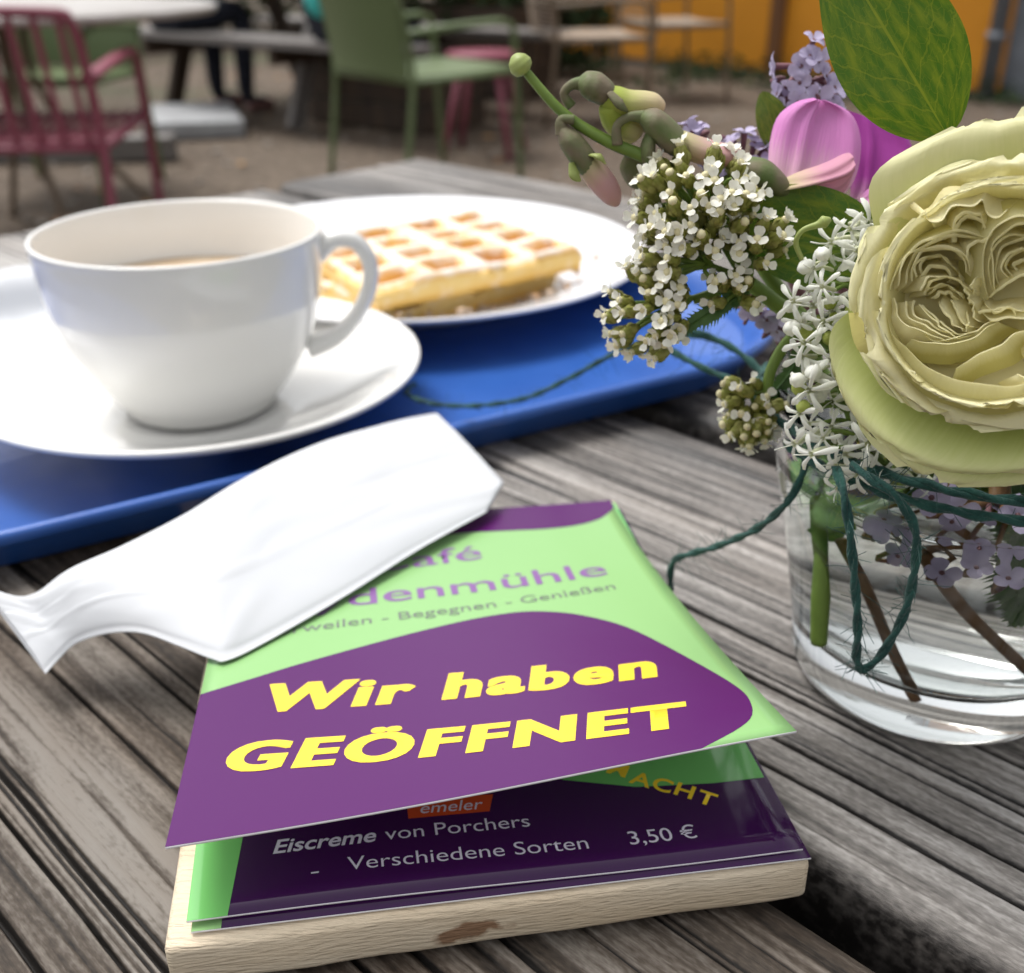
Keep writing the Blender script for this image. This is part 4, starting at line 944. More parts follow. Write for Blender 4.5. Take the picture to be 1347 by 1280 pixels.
podbud([at(776, 204, Y - .003), at(788, 206, Y - .004), at(797, 216, Y - .004)], [.0006, .0014, .0002], M['bud_green'], 'sepal', 8, .4)
Y = .226                                              # upper bud
podbud([at(752, 140, Y), at(742, 124, Y), at(752, 112, Y), at(768, 110, Y)], [.0011, .0009, .0010, .0016], M['calyx'], 'stalk', 9, 1.0)
podbud([at(760, 108, Y), at(782, 114, Y), at(806, 130, Y)], [.0012, .0040, .0048, .0042, .0026], M['calyx'], 'calyx')
podbud([at(796, 126, Y), at(822, 136, Y), at(850, 136, Y), at(874, 140, Y)], [.0034, .0046, .0044, .0040, .0036, .0012], M['bud_yellow'], 'bud')
podbud([at(798, 140, Y - .002), at(815, 165, Y), at(836, 176, Y), at(842, 180, Y)], [.002, .0036, .0036, .0028, .0008], M['bud_yellow'], 'bud', flat=.7)
podbud([at(802, 122, Y - .004), at(815, 136, Y - .005), at(826, 146, Y - .004)], [.0012, .0020, .0003], M['calyx'], 'sepal', 8, .4)
Y = .221                                              # lower right bud
podbud([at(812, 190, Y), at(812, 166, Y), at(828, 154, Y), at(846, 154, Y)], [.0012, .0009, .0009, .0014], M['calyx'], 'stalk', 9, 1.0)
podbud([at(842, 152, Y), at(862, 162, Y), at(886, 186, Y), at(892, 200, Y)], [.0012, .0042, .0046, .0044, .0028], M['calyx'], 'calyx')
podbud([at(880, 180, Y), at(915, 196, Y), at(950, 204, Y), at(976, 200, Y)], [.0036, .0050, .0052, .0050, .0042, .0012], M['bud_petal'], 'bud', flat=.5)
podbud([at(856, 176, Y), at(852, 205, Y), at(865, 225, Y)], [.0020, .0032, .0030, .0008], M['calyx'], 'sepal', 9, .5)
podbud([at(835, 205, .226), at(838, 228, .228), at(850, 250, .228)], [.0022, .0036, .0030, .0008], M['calyx'], 'sepal', 9, .5)
# open flower
sf = thing('sweet_pea', 'open pink sweet pea flower behind the rose with rounded upright petal', 'sweet pea', at(985, 240, .222))
def blade(out, depth, m, name, parent, cup=.12, nv=22, nu=22, seed=0):
    """petal filling a closed outline given as left and right borders from claw to rim"""
    Lb = smooth_path([at(a, b, y) for a, b, y in out[0]], nv); Rb = smooth_path([at(a, b, y) for a, b, y in out[1]], nv); V = []; uv = []
    for j in range(nv):
        wd = (Rb[j] - Lb[j]).length
        for i in range(nu):
            s = i / (nu - 1); p = Lb[j].lerp(Rb[j], s)
            tv = j / (nv - 1); ee = abs(2 * s - 1)
            p = p + Vector((0, 1, 0)) * (cup * wd * (1 - ee ** 2)) + Vector((0, 1, .3)) * (.0016 * noise.noise(Vector((s * 3, tv * 2, seed))) + .00014 * math.sin(s * 26 + 3 * tv) * tv)
            p = p + Vector((0, .0030, 0)) * (max(ee - .7, 0) / .3) ** 2 * min(1, 2 * tv) + Vector((0, -.0022, 0)) * math.exp(-((s - .34) / .05) ** 2) * (1 - tv * .6)
            V.append(p); uv.append((s, j / (nv - 1)))
    return mk(name, V, grid_faces(nu, nv), m, parent, True, uv)
blade(([(1010, 250, .221), (1012, 225, .224), (1016, 190, .228), (1028, 155, .231), (1052, 136, .233), (1075, 131, .234)],
       [(1090, 268, .221), (1118, 252, .223), (1134, 222, .226), (1138, 185, .229), (1124, 152, .232), (1085, 132, .234)]), 0, M['pink'], 'standard_petal', sf, .13, seed=1)
blade(([(1118, 262, .232), (1120, 235, .234), (1117, 200, .237), (1116, 170, .24), (1116, 146, .242)],
       [(1160, 262, .230), (1188, 250, .233), (1204, 225, .236), (1206, 200, .239), (1196, 172, .241)]), 0, M['magenta'], 'standard_petal', sf, .10, seed=2)
blade(([(1020, 243, .2175), (1050, 232, .2165), (1085, 220, .2155), (1112, 208, .2155), (1124, 205, .216)],
       [(1018, 258, .2175), (1050, 264, .2165), (1085, 266, .2155), (1110, 258, .2155), (1122, 235, .216)]), 0, M['pink_wing'], 'wing_petal', sf, -.10, seed=3)
blade(([(1126, 278, .224), (1136, 262, .224), (1158, 248, .224), (1190, 243, .225)],
       [(1126, 286, .224), (1145, 284, .224), (1165, 282, .224), (1190, 280, .225)]), 0, M['pink'], 'wing_petal', sf, -.12, seed=4)
podbud([at(968, 246, .220), at(982, 226, .219), at(1002, 228, .218), at(1024, 244, .218), at(1036, 254, .218)], [.0012, .0042, .0046, .0036, .0016], M['calyx'], 'calyx', parent=sf)
V, Fs, _ = tube(smooth_path([at(970, 244, .221), at(985, 300, .225), at(1050, 420, .228), VC + Vector((-.014, .006, .07)), VC + Vector((-.010, .012, .055))], 30), .0013, 8); mk('stem', V, Fs, M['stem'], sf)

# ------------------------------------------------------------------ small florets (shared meshes)
def star_floret(seed, npet=5, pl=.0041, pw=.00056, tl=.0068, reflex=.35):
    g = G(); rd = random.Random(seed)
    V, Fs, _ = tube(smooth_path([(0, 0, 0), (.0004 * rd.uniform(-1, 1), .0003, tl * .5), (0, 0, tl)], 5), [.00045, .00050, .00075], 6, False); g.add(V, Fs, 1)
    for k in range(npet):
        a = 2 * math.pi * k / npet + rd.uniform(-.25, .25); L_ = pl * rd.uniform(.82, 1.12); rf = reflex + rd.uniform(-.25, .3)
        ca, sa = math.cos(a), math.sin(a); V = []; n = 6
        for j in range(n):
            v = j / (n - 1); w_ = pw * [.55, .62, .80, 1.05, 1.12, .55][j]
            r = .0005 + L_ * v; z = tl + L_ * (.16 * math.sin(v * 2.2) - rf * v * v)
            for i, s in enumerate((-1, 0, 1)):
                V.append((ca * r - sa * w_ * s, sa * r + ca * w_ * s, z + (-.00030 if s else .00012)))
        g.add(V, grid_faces(3, n), 0)
    V, Fs, _ = tube(smooth_path([(0, 0, tl), (.0003, 0, tl + .002), (.0008 * rd.uniform(-1, 1), .0005, tl + .0042)], 4), .00013, 4); g.add(V, Fs, 0)
    return g.mesh('star_floret', [M['white_petal'], M['white_tube']])
def ovoid(g, c, ax, L_, r, mi, seg=7, n=6):
    ax = Vector(ax).normalized(); c = Vector(c)
    V, Fs, _ = tube([c + ax * L_ * (j / (n - 1) - .0) for j in range(n)], [r * .35, r * .85, r, r * .85, r * .3], seg); g.add(V, Fs, mi)
def yarrow_floret(seed, npet):
    g = G(); rd = random.Random(seed)
    V, Fs, _ = tube([Vector((0, 0, z)) for z in (0, .0008, .0018, .0028, .0036, .0040)], [.0005, .00105, .00125, .00120, .00095, .0006], 8); g.add(V, Fs, 0)
    for ring, z in ((0, .0012), (1, .0022)):           # overlapping bracts
        for k in range(5):
            a = 2 * math.pi * (k + ring * .5) / 5; ca, sa = math.cos(a), math.sin(a); V = []
            for j in range(4):
                v = j / 3; w_ = .0006 * (1 - v ** 2 * .8); r = .00122 + .00018 * math.sin(v * 3)
                for s in (-1, 0, 1): V.append((ca * r - sa * w_ * s, sa * r + ca * w_ * s, z + .0016 * v))
            g.add(V, grid_faces(3, 4), 0)
    V, Fs, _ = tube([Vector((0, 0, z)) for z in (.0036, .0043, .0047)], [.0007, .00085, .0004], 7); g.add(V, Fs, 2)
    for k in range(npet):
        a = 2 * math.pi * k / max(npet, 1) + rd.uniform(-.3, .3); ca, sa = math.cos(a), math.sin(a); V = []
        up = rd.uniform(.25, 1.15)
        for j in range(5):
            v = j / 4; w_ = .00088 * [.45, .85, 1.1, 1.0, .55][j]; r = .0004 + .0018 * v * math.cos(up * .9)
            for s in (-1, -.4, .4, 1): V.append((ca * r - sa * w_ * s, sa * r + ca * w_ * s, .0042 + .0021 * v * math.sin(up) - .0003 * v * v + .0002 * abs(s) + (.0002 * rd.uniform(-1, 1))))
        g.add(V, grid_faces(4, 5), 1)
    return g.mesh('yarrow_floret', [M['yarrow_bud'], M['yarrow_petal'], M['yarrow_tip']])
def lilac_floret(seed):
    g = G(); rd = random.Random(seed)
    V, Fs, _ = tube(smooth_path([(0, 0, 0), (.0003, 0, .0035), (0, 0, .0068)], 5), [.0006, .0007, .0009], 6, False); g.add(V, Fs, 1)
    for k in range(4):
        a = math.pi / 2 * k + rd.uniform(-.2, .2); ca, sa = math.cos(a), math.sin(a); V = []; rf = rd.uniform(-.3, .25)
        for j in range(6):
            v = j / 5; w_ = .00145 * [.35, .75, 1.05, 1.15, .95, .45][j]; r = .0004 + .0030 * v
            for s in (-1, -.4, .4, 1): V.append((ca * r - sa * w_ * s, sa * r + ca * w_ * s, .0068 + .0007 * math.sin(v * 2.4) - rf * .003 * v * v + .0003 * s * s))
        g.add(V, grid_faces(4, 6), 0)
    V, Fs, _ = tube([Vector((0, 0, .0066)), Vector((0, 0, .0071))], [.00075, .0005], 6); g.add(V, Fs, 1)
    return g.mesh('lilac_floret', [M['lilac'], M['lilac_tube']])
STAR = [star_floret(i) for i in range(4)]
YAR = [yarrow_floret(i, k) for i, k in enumerate((5, 4, 3, 3, 2, 0))]
LIL = [lilac_floret(i) for i in range(3)]
def bud_mesh(name, L_, r, st, ms):
    g = G(); V, Fs, _ = tube(smooth_path([(0, 0, 0), (.0002, 0, st * .5), (0, 0, st)], 4), .0003, 5, False); g.add(V, Fs, 1); ovoid(g, (0, 0, st * .9), (0, 0, 1), L_, r, 0, 8, 8); return g.mesh(name, ms)
WB = bud_mesh('white_bud', .0040, .0015, .006, [M['white_petal'], M['white_tube']])
GB = bud_mesh('green_bud', .0030, .0014, .004, [M['green_bud'], M['stem']])
CAMP = Vector((0, 0, CAMZ))

# white valerian spray left of the rose
val = thing('white_valerian', 'spray of white star-shaped valerian florets spilling over the vase rim', 'valerian', at(1120, 560, .205))
core = smooth_path([at(1150, 300, .206), at(1120, 400, .200), at(1105, 480, .196), at(1125, 560, .193), at(1165, 610, .189)], 40)
g = G(); V, Fs, _ = tube(core, .0012, 7); g.add(V, Fs)
V, Fs, _ = tube(smooth_path([core[24], VC + Vector((-.010, -.012, .070)), VC + Vector((-.012, -.008, .060)), VC + Vector((-.012, -.004, .054))], 20), .0017, 8); g.add(V, Fs)
rd = random.Random(5)
def spray(px, py, ln, kind, seed):
    c = core[min(range(len(core)), key=lambda i: abs((640 - FPX * (core[i] - CAMP).dot(_U) / (core[i] - CAMP).dot(_F)) - py))]
    y = c.y + rd.uniform(-.009, -.001); p = at(px, py, y)
    d = (p - c)
    if d.length < .004: d = (CAMP - c).normalized() * .01 + Vector((rd.uniform(-1, 1), 0, rd.uniform(-1, 1))) * .005
    d = (d.normalized() + (CAMP - p).normalized() * .55 + Vector((rd.uniform(-.5, .5), rd.uniform(-.3, .3), rd.uniform(-.5, .25)))).normalized()
    b = p - d * ln
    if kind == 's': inst(STAR[rd.randrange(4)], 'star_floret', frame(b, d, rd.random() * 6.28, rd.uniform(.72, 1.15)), val)
    elif kind == 'w': inst(WB, 'white_bud', frame(b, d, 0, rd.uniform(.85, 1.15)), val)
    else: inst(GB, 'green_bud', frame(b, d, 0, rd.uniform(.9, 1.2)), val)
    V, Fs, _ = tube(smooth_path([c, (c + b) / 2 + Vector((0, 0, .001)), b], 6), .00042, 5, False); g.add(V, Fs)
pts = [(1140, 290), (1120, 305), (1090, 320), (1150, 315), (1070, 345), (1105, 350), (1130, 335), (1080, 375), (1055, 385), (1120, 375), (1145, 360), (1065, 410), (1100, 395), (1130, 405), (1045, 400), (1085, 430), (1110, 440), (1065, 450),
       (1140, 440), (1055, 475), (1090, 470), (1120, 475), (1150, 470), (1075, 500), (1105, 505), (1135, 500), (1060, 520), (1090, 530), (1120, 535), (1150, 525), (1065, 550), (1095, 560), (1125, 560), (1155, 555), (1175, 545), (1080, 580),
       (1110, 590), (1060, 575), (1140, 590), (1165, 590), (1100, 612), (1130, 620), (1160, 625), (1185, 605), (1105, 640), (1200, 630), (1230, 636), (1175, 570), (1050, 545), (1045, 590), (1070, 605), (1185, 580), (1215, 610), (1095, 410), (1150, 390), (1040, 420)]
for i, (a, b) in enumerate(pts): spray(a + rd.uniform(-8, 8), b + rd.uniform(-8, 8), .0068, 's', i)
for a, b in [(1082, 335), (1058, 352), (1110, 330), (1040, 432), (1078, 520), (1070, 490), (1035, 405), (1125, 430), (1100, 455), (1048, 500), (1140, 520)]: spray(a, b, .008, 'w', a)
for a, b in [(1100, 420), (1118, 412), (1090, 445), (1128, 455), (1075, 425), (1050, 510), (1055, 535), (1110, 470), (1140, 480), (1085, 400), (1060, 440), (1130, 425)]: spray(a, b, .006, 'g', a)
g.obj('stem', M['stem'], val)

# yarrow
def yarrow_head(parent, domes, seed, petalmix):
    """domes: (centre px, py, y, radius m, main direction, number)"""
    rd = random.Random(seed); br = G(); placed = []
    for (px, py, y, rad, dirv, n, base) in domes:
        c = at(px, py, y); dv = Vector(dirv).normalized(); k = 0; tries = 0
        while k < n and tries < 4000:
            tries += 1
            d = Vector((rd.gauss(0, 1), rd.gauss(0, 1), rd.gauss(0, 1))).normalized()
            if d.dot(dv) < -.05 or d.dot((CAMP - c).normalized()) < -.35: continue
            p = c + d * rad * rd.uniform(.86, 1.06)
            if any((p - q).length < .0022 for q in placed): continue
            placed.append(p); k += 1
            d2 = (d + dv * .75 + Vector((rd.uniform(-.4, .4), rd.uniform(-.4, .4), rd.uniform(-.2, .5)))).normalized()
            b = p - d2 * .0042
            inst(YAR[rd.choice(petalmix)], 'yarrow_floret', frame(b, d2, rd.random() * 6.28, rd.uniform(.92, 1.16)), parent)
            V, Fs, _ = tube(smooth_path([base, base.lerp(c, .6), b.lerp(c, .35), b], 7), [.0007, .0005, .00038], 5, False); br.add(V, Fs)
    return br
yr = thing('yarrow', 'white yarrow with broad flower head leaning out left over the tray', 'yarrow', at(1055, 430, .215))
J = at(1058, 432, .214); J2 = at(985, 372, .212)
br = yarrow_head(yr, [(918, 275, .214, .0125, (-.35, -.35, .75), 56, J2), (862, 405, .212, .0108, (-.8, -.45, .15), 36, J2), (992, 318, .209, .0068, (.2, -.5, .8), 13, J2), (965, 385, .207, .0055, (-.1, -.9, .2), 9, J2), (905, 335, .210, .0095, (-.6, -.6, .3), 16, J2)], 3, (0, 1, 1, 2, 2, 3, 3, 3, 4, 4, 5, 5))
V, Fs, _ = tube(smooth_path([J2, at(1015, 395, .213), J, at(1085, 500, .213), VC + Vector((-.020, -.012, .070)), VC + Vector((-.019, -.010, .060)), VC + Vector((-.019, -.008, .054))], 40), [.0016, .0018, .0020, .0020, .0022], 10); br.add(V, Fs)
V, Fs, _ = tube(smooth_path([J2, at(955, 380, .212), at(912, 396, .212)], 12), [.0014, .0011, .0008], 8); br.add(V, Fs)
br.obj('stem', M['stem'], yr)
def fern(name, P, m, parent, L0=.0035, n=16, seed=0, w=.0006):
    """feathery leaf: a midrib with toothed side lobes"""
    g = G(); Q = smooth_path(P, n * 2); rd = random.Random(seed)
    V, Fs, _ = tube(Q, [.0005, .0002], 5); g.add(V, Fs)
    for k in range(2, n * 2 - 1):
        t = (Q[k] - Q[k - 1]).normalized(); vw = (CAMP - Q[k]).normalized(); s0 = t.cross(vw).normalized()
        f_ = math.sin(math.pi * (k / (n * 2)) ** .8) * .8 + .2
        for sg in (-1, 1):
            L_ = L0 * f_ * rd.uniform(.8, 1.2); d = (s0 * sg + t * .75 + vw * rd.uniform(-.3, .4)).normalized(); sd = d.cross(vw).normalized()
            p = Q[k]; tips = [p + sd * w * .5, p - sd * w * .5, p + d * L_ * .5 - sd * w * 1.1, p + d * L_ * .6 - sd * w * .4, p + d * L_, p + d * L_ * .6 + sd * w * .4, p + d * L_ * .5 + sd * w * 1.1]
            g.add(tips, [(0, 1, 2, 3, 4, 5, 6)])
    return g.obj(name, m, parent, False)
fern('fern_leaf', [at(985, 385, .209), at(945, 405, .207), at(890, 440, .206)], M['leaf_fern'], yr, .0034, 12, 1)
ys = thing('yarrow', 'small drooping yarrow side head of mostly closed buds left of the vase', 'yarrow', J)
S0 = at(1008, 515, .212)
br = yarrow_head(ys, [(988, 555, .212, .0058, (-.3, -.5, -.8), 16, S0), (978, 520, .213, .0052, (-.9, -.3, .2), 8, S0), (1005, 545, .210, .0045, (.5, -.8, -.2), 6, S0)], 9, (3, 4, 4, 5, 5, 5, 2))
V, Fs, _ = tube(smooth_path([J, at(1035, 450, .214), at(1015, 485, .213), S0, at(1000, 545, .212)], 20), [.0011, .0013, .0012, .0006], 8); br.add(V, Fs)
br.obj('stem', M['stem'], ys)
fern('fern_leaf', [at(1056, 448, .216), at(1040, 490, .216), at(1005, 530, .217)], M['leaf_fern'], ys, .0034, 10, 4)

# tendril
td = thing('tendril', 'thin pale green tendril curling in front of the wide leaf', 'tendril', at(1060, 345, .205))
podbud([at(1062, 352, .203), at(1052, 335, .2015), at(1047, 318, .200), at(1056, 303, .1995), at(1075, 296, .1995), at(1084, 292, .1995), at(1093, 288, .1995)], [.0005, .0005, .0005, .0005, .0007, .0013, .0003], M['bud_green'], 'stalk', 8, 1, 28, td)

# lilac buddleja clusters
def buddleja(label, axis, n, spread, seed, y_stem, count_low=0):
    rd = random.Random(seed); b = thing('buddleja', label, 'buddleja', axis[0]); Q = smooth_path(axis, 24); g = G()
    V, Fs, _ = tube(Q, [.0016, .0006], 7); g.add(V, Fs)
    for k in range(n):
        t = rd.random() ** .8; c = Q[min(int(t * 23), 22)]; ax = (Q[-1] - Q[0]).normalized()
        d = Vector((rd.gauss(0, 1), rd.gauss(0, 1), rd.gauss(0, 1))); d -= ax * d.dot(ax) * .6; d = (d.normalized() + (CAMP - c).normalized() * .5 + ax * .3).normalized()
        sp = spread * (1.05 - .45 * t) * rd.uniform(.7, 1.1)
        p = c + d * sp; inst(LIL[rd.randrange(3)], 'lilac_floret', frame(p - d * .0068, d, rd.random() * 6, rd.uniform(.70, .95)), b)
        V, Fs, _ = tube([c, p - d * .006], .0004, 4, False); g.add(V, Fs)
    for k in range(n):                                  # brown calyces between the florets
        t = rd.random(); c = Q[min(int(t * 23), 22)]; d = Vector((rd.gauss(0, 1), rd.gauss(0, 1), rd.gauss(0, 1))).normalized()
        ovoid(g, c + d * spread * .3, d, .0035, .0008, 0, 5, 5)
    for P in y_stem:
        V, Fs, _ = tube(smooth_path(P, 30), [.0016, .0014, .0013], 8); g.add(V, Fs)
    g.obj('stem', M['lilac_tube'] if count_low == 0 else M['stem_brown'], b); return b
buddleja('lilac buddleja spike standing behind the pink sweet pea', [at(1085, 260, .252), at(1072, 180, .25), at(1052, 78, .25)], 30, .0120, 2, [[at(1085, 260, .252), at(1120, 400, .245), VC + Vector((.0, .014, .075)), VC + Vector((.004, .012, .06)), VC + Vector((.006, .010, .052))]])
buddleja('pale lilac buddleja tip between the sweet pea bud and flower', [at(1015, 240, .244), at(960, 200, .243), at(895, 178, .243)], 24, .0072, 4, [[at(1015, 240, .244), at(1060, 400, .24), VC + Vector((-.012, .016, .075)), VC + Vector((-.008, .012, .055))]])
buddleja('lilac buddleja hanging inside the glass vase above the water', [VC + Vector((.012, -.020, .070)), VC + Vector((-.004, -.027, .064)), VC + Vector((-.018, -.026, .058))], 7, .0070, 6, [[at(1120, 700, .205), at(1150, 760, .202), at(1180, 840, .200), at(1208, 903, .1995)]], 1)
buddleja('lilac buddleja at the right inside the glass with a brown stem', [VC + Vector((.020, -.022, .068)), VC + Vector((.014, -.028, .060)), VC + Vector((.006, -.029, .050))], 7, .0068, 8, [[at(1225, 700, .205), at(1262, 765, .202), at(1305, 820, .200), at(1352, 880, .199)]], 1)
buddleja('dark faded buddleja seen under the white yarrow beside the vase rim', [at(1040, 440, .232), at(1015, 420, .232), at(985, 405, .232)], 8, .0040, 12, [[at(1040, 440, .232), at(1070, 500, .23), VC + Vector((-.022, .01, .07)), VC + Vector((-.018, .01, .055))]])

lv = thing('buddleja', 'loose lilac buddleja florets pressed against the inside of the glass', 'buddleja', VC + Vector((0, -.02, .05)))
rd = random.Random(17); g = G()
for (px, py) in [(1163, 690), (1187, 722), (1262, 665), (1284, 735), (1322, 750), (1336, 675), (1226, 650), (1240, 745)]:
    y = .180
    while (at(px, py, y) - VC).xy.length > rout(at(px, py, y).z) - .0062 and y < .225: y += .001
    p = at(px, py, y); d = ((CAMP - p).normalized() + Vector((rd.uniform(-.5, .5), 0, rd.uniform(-.5, .4)))).normalized()
    inst(LIL[rd.randrange(3)], 'lilac_floret', frame(p - d * .0065, d, rd.random() * 6, rd.uniform(.9, 1.1)), lv)
    V, Fs, _ = tube(smooth_path([p - d * .006, p - d * .010 + Vector((0, 0, .003)), VC + Vector((.01, -.008, .060))], 8), .0006, 5); g.add(V, Fs)
g.obj('stem', M['stem_brown'], lv)
# foliage inside the glass
fo = thing('foliage_sprig', 'green leaves and stalk standing in the vase water', 'foliage', VC + Vector((-.019, -.013, .016)))
V, Fs, _ = tube(smooth_path([at(1100, 640, .212), at(1088, 700, .207), at(1080, 780, .203), at(1077, 846, .2015)], 20), [.0024, .0024, .0022, .0019], 10, True, 1, .06); mk('stem', V, Fs, M['stem'], fo)
rd = random.Random(8)
for k in range(90):
    b = VC + Vector((rd.uniform(-.030, .020), rd.uniform(-.028, .020), rd.uniform(.050, .074)))
    if (b - VC).xy.length > .034: continue
    d = Vector((rd.uniform(-1, 1), rd.uniform(-1, .6), rd.uniform(-1, .6))).normalized(); tp = b + d * rd.uniform(.008, .015)
    e = (tp - VC).xy
    if e.length > rout(max(tp.z, .02)) - .005: continue
    leaf('leaf_blade', b, tp, Vector((rd.uniform(-1, 1), rd.uniform(-1, 1), rd.uniform(-1, 1))), rd.uniform(.003, .0055), M['leaf' if k % 3 else 'leaf_pale'], .08, .15, parent=fo, nu=9, nv=12, seed=k)
fern('fern_leaf', [VC + Vector((.004, -.020, .060)), VC + Vector((.003, -.023, .048)), VC + Vector((.006, -.021, .034))], M['leaf_fern'], fo, .007, 14, 7, .0011)
fern('fern_leaf', [VC + Vector((.012, -.018, .060)), VC + Vector((.013, -.021, .046)), VC + Vector((.015, -.018, .032))], M['leaf_fern'], fo, .006, 14, 9, .0011)

# ------------------------------------------------------------------ background: chairs
def rod(g, P, r, seg=10, n=None, m=0):
    P = [Vector(p) for p in P]
    V, Fs, _ = tube(smooth_path(P, n) if n else P, r, seg); g.add(V, Fs, m)
def armchair(name, label, mm, back, seat, loc, rz, group=None):
    """garden armchair, local y forward, x right, ground at z = -0.74"""
    t = thing(name, label, 'chair', (loc[0], loc[1], -.74), rz, group); W, D = .27, .25
    def P_(o): o.parent = t; return o
    for sx in (-1, 1):
        g = G(); rod(g, [(sx * W, -D - .06, 0), (sx * W, -D, .42), (sx * W * .99, -D - .025, .62), (sx * W * .97, -D - .050, .715), (sx * W * .93, -D - .058, .735)], .013, 10, 14); P_(g.obj('leg', M[mm]))
        g = G(); rod(g, [(sx * W, D + .03, 0), (sx * W, D, .45), (sx * W, D - .01, .58), (sx * W, D - .03, .612), (sx * W, D - .08, .625)], .013, 10, 18); P_(g.obj('leg', M[mm]))
        g = G(); V, Fs, _ = tube(smooth_path([(sx * W, D - .07, .625), (sx * W, 0, .620), (sx * W * .99, -D - .02, .600)], 10), .022, 10, True, .6); g.add(V, Fs); P_(g.obj('armrest', M[mm]))
    g = G(); rod(g, [(-W * .94, -D - .057, .732), (-W * .85, -D - .062, .750), (0, -D - .070, .756), (W * .85, -D - .062, .750), (W * .94, -D - .057, .732)], .014, 10, 14); P_(g.obj('top_rail', M[mm]))
    g = G()
    for (a, b) in (((-W, -D, .43), (W, -D, .43)), ((-W, D, .44), (W, D, .44)), ((-W, -D, .43), (-W, D, .44)), ((W, -D, .43), (W, D, .44))): rod(g, [a, b], .011)
    P_(g.obj('seat_frame', M[mm]))
    if back == 'slats':
        for k in range(9):
            x = -W * .86 + W * 1.72 * k / 8; g = G()
            V, Fs, _ = tube(smooth_path([(x * 1.03, -D, .44), (x, -D - .03, .60), (x, -D - .066, .752)], 10), .010, 8, True, .5); g.add(V, Fs); P_(g.obj('slat', M[mm]))
    elif back == 'panel':
        V = []
        for k in (0, 1):
            for j in range(12):
                v = j / 11; y = -D - .01 - .055 * v ** 1.5; z = .45 + .303 * v
                for i in range(10):
                    u = i / 9 * 2 - 1; V.append((u * W * .95, y - .03 * (1 - u * u) - k * .006, z))
        Fs = grid_faces(10, 12) + [tuple(i + 120 for i in f[::-1]) for f in grid_faces(10, 12)]
        P_(mk('backrest', V, Fs, M[mm]))
    else:
        for k in range(14):
            z = .46 + .28 * k / 13; g = G(); rod(g, [(-W * .97, -D - .01 - .05 * k / 13, z), (0, -D - .03 - .05 * k / 13, z), (W * .97, -D - .01 - .05 * k / 13, z)], .0045, 6, 8); P_(g.obj('cord', M['wicker']))
    if seat == 'slats':
        for k in range(15):
            x = -W * .92 + W * 1.84 * k / 14; g = G()
            V, Fs, _ = tube(smooth_path([(x, -D, .446), (x, 0, .436), (x, D, .452)], 8), .0125, 8, True, .5); g.add(V, Fs); P_(g.obj('slat', M[mm]))
    elif seat == 'panel':
        V = []
        for k in (0, 1):
            for j in range(12):
                for i in range(12):
                    u, v = i / 11 * 2 - 1, j / 11 * 2 - 1; V.append((u * W * .97, v * D * 1.04, .448 - .012 * (1 - u * u) * (1 - v * v) + .012 * max(v, 0) - k * .012))
        Fs = grid_faces(12, 12) + [tuple(i + 144 for i in f[::-1]) for f in grid_faces(12, 12)]
        n = 144; ring = list(range(12)) + [j * 12 + 11 for j in range(1, 12)] + [132 + i for i in range(10, -1, -1)] + [j * 12 for j in range(10, 0, -1)]
        for k in range(len(ring)): a, b = ring[k], ring[(k + 1) % len(ring)]; Fs.append((a, a + n, b + n, b))
        P_(mk('seat', V, Fs, M[mm]))
    else:
        for k in range(26):
            y = -D + 2 * D * k / 25; g = G(); rod(g, [(-W, y, .45), (0, y, .438), (W, y, .45)], .0095, 6, 6); P_(g.obj('cord', M['wicker']))
    return t
pink = armchair('garden_armchair', 'dusty pink slatted metal armchair nearest at the left picture edge', 'metal_pink', 'slats', 'slats', (-1.335, 3.04), R(5), 'garden armchairs')
green = armchair('garden_armchair', 'olive green metal armchair with closed back and seat, turned to the right', 'metal_green', 'panel', 'panel', (-.35, 4.56), R(-50), 'garden armchairs')
st = thing('stool', 'faded pink stool with splayed legs half hidden behind the olive green armchair', 'stool', (-.13, 5.22, -.74), R(12))
V, Fs = lathe([(.0001, .425), (.15, .425), (.168, .430), (.172, .440), (.166, .450), (.0001, .446)], 40); o = mk('seat', V, Fs, M['metal_pink']); o.parent = st
for k in range(4):
    a = R(90 * k + 20); g = G(); rod(g, [(.11 * math.cos(a), .11 * math.sin(a), .428), (.225 * math.cos(a), .225 * math.sin(a), 0)], .015, 10); o = g.obj('leg', M['metal_pink']); o.parent = st
dup(green, 'olive green armchair across the round table, behind the pink one', (-1.78, 4.35, -.74), R(176), 'garden armchairs')
wk = armchair('garden_armchair', 'brown armchair with woven beige seat before the orange wall', 'metal_brown', 'cord', 'cord', (.42, 6.25), R(-78), 'garden armchairs')
dup(wk, 'brown woven armchair standing farthest right, close to the orange wall', (1.0, 7.25, -.74), R(-70), 'garden armchairs')

# round bistro table
rt = thing('bistro_table', 'round pale bistro table behind the pink armchair', 'table', (-1.57, 3.56, -.74))
V, Fs = lathe([(.0001, .70), (.60, .70), (.64, .703), (.65, .712), (.65, .720), (.645, .726), (.0001, .728)], 64); o = mk('table_top', V, Fs, M['tabletop']); o.location = rt.location; put(o, rt)
for k in range(4):
    a = R(45 + 90 * k - 10); g = G(); rod(g, [(.06 * math.cos(a), .06 * math.sin(a), .70), (.10 * math.cos(a), .10 * math.sin(a), .42), (.46 * math.cos(a), .46 * math.sin(a), 0)], .012, 10, 16)
    o = g.obj('leg', M['metal_brown']); o.location = rt.location; put(o, rt)

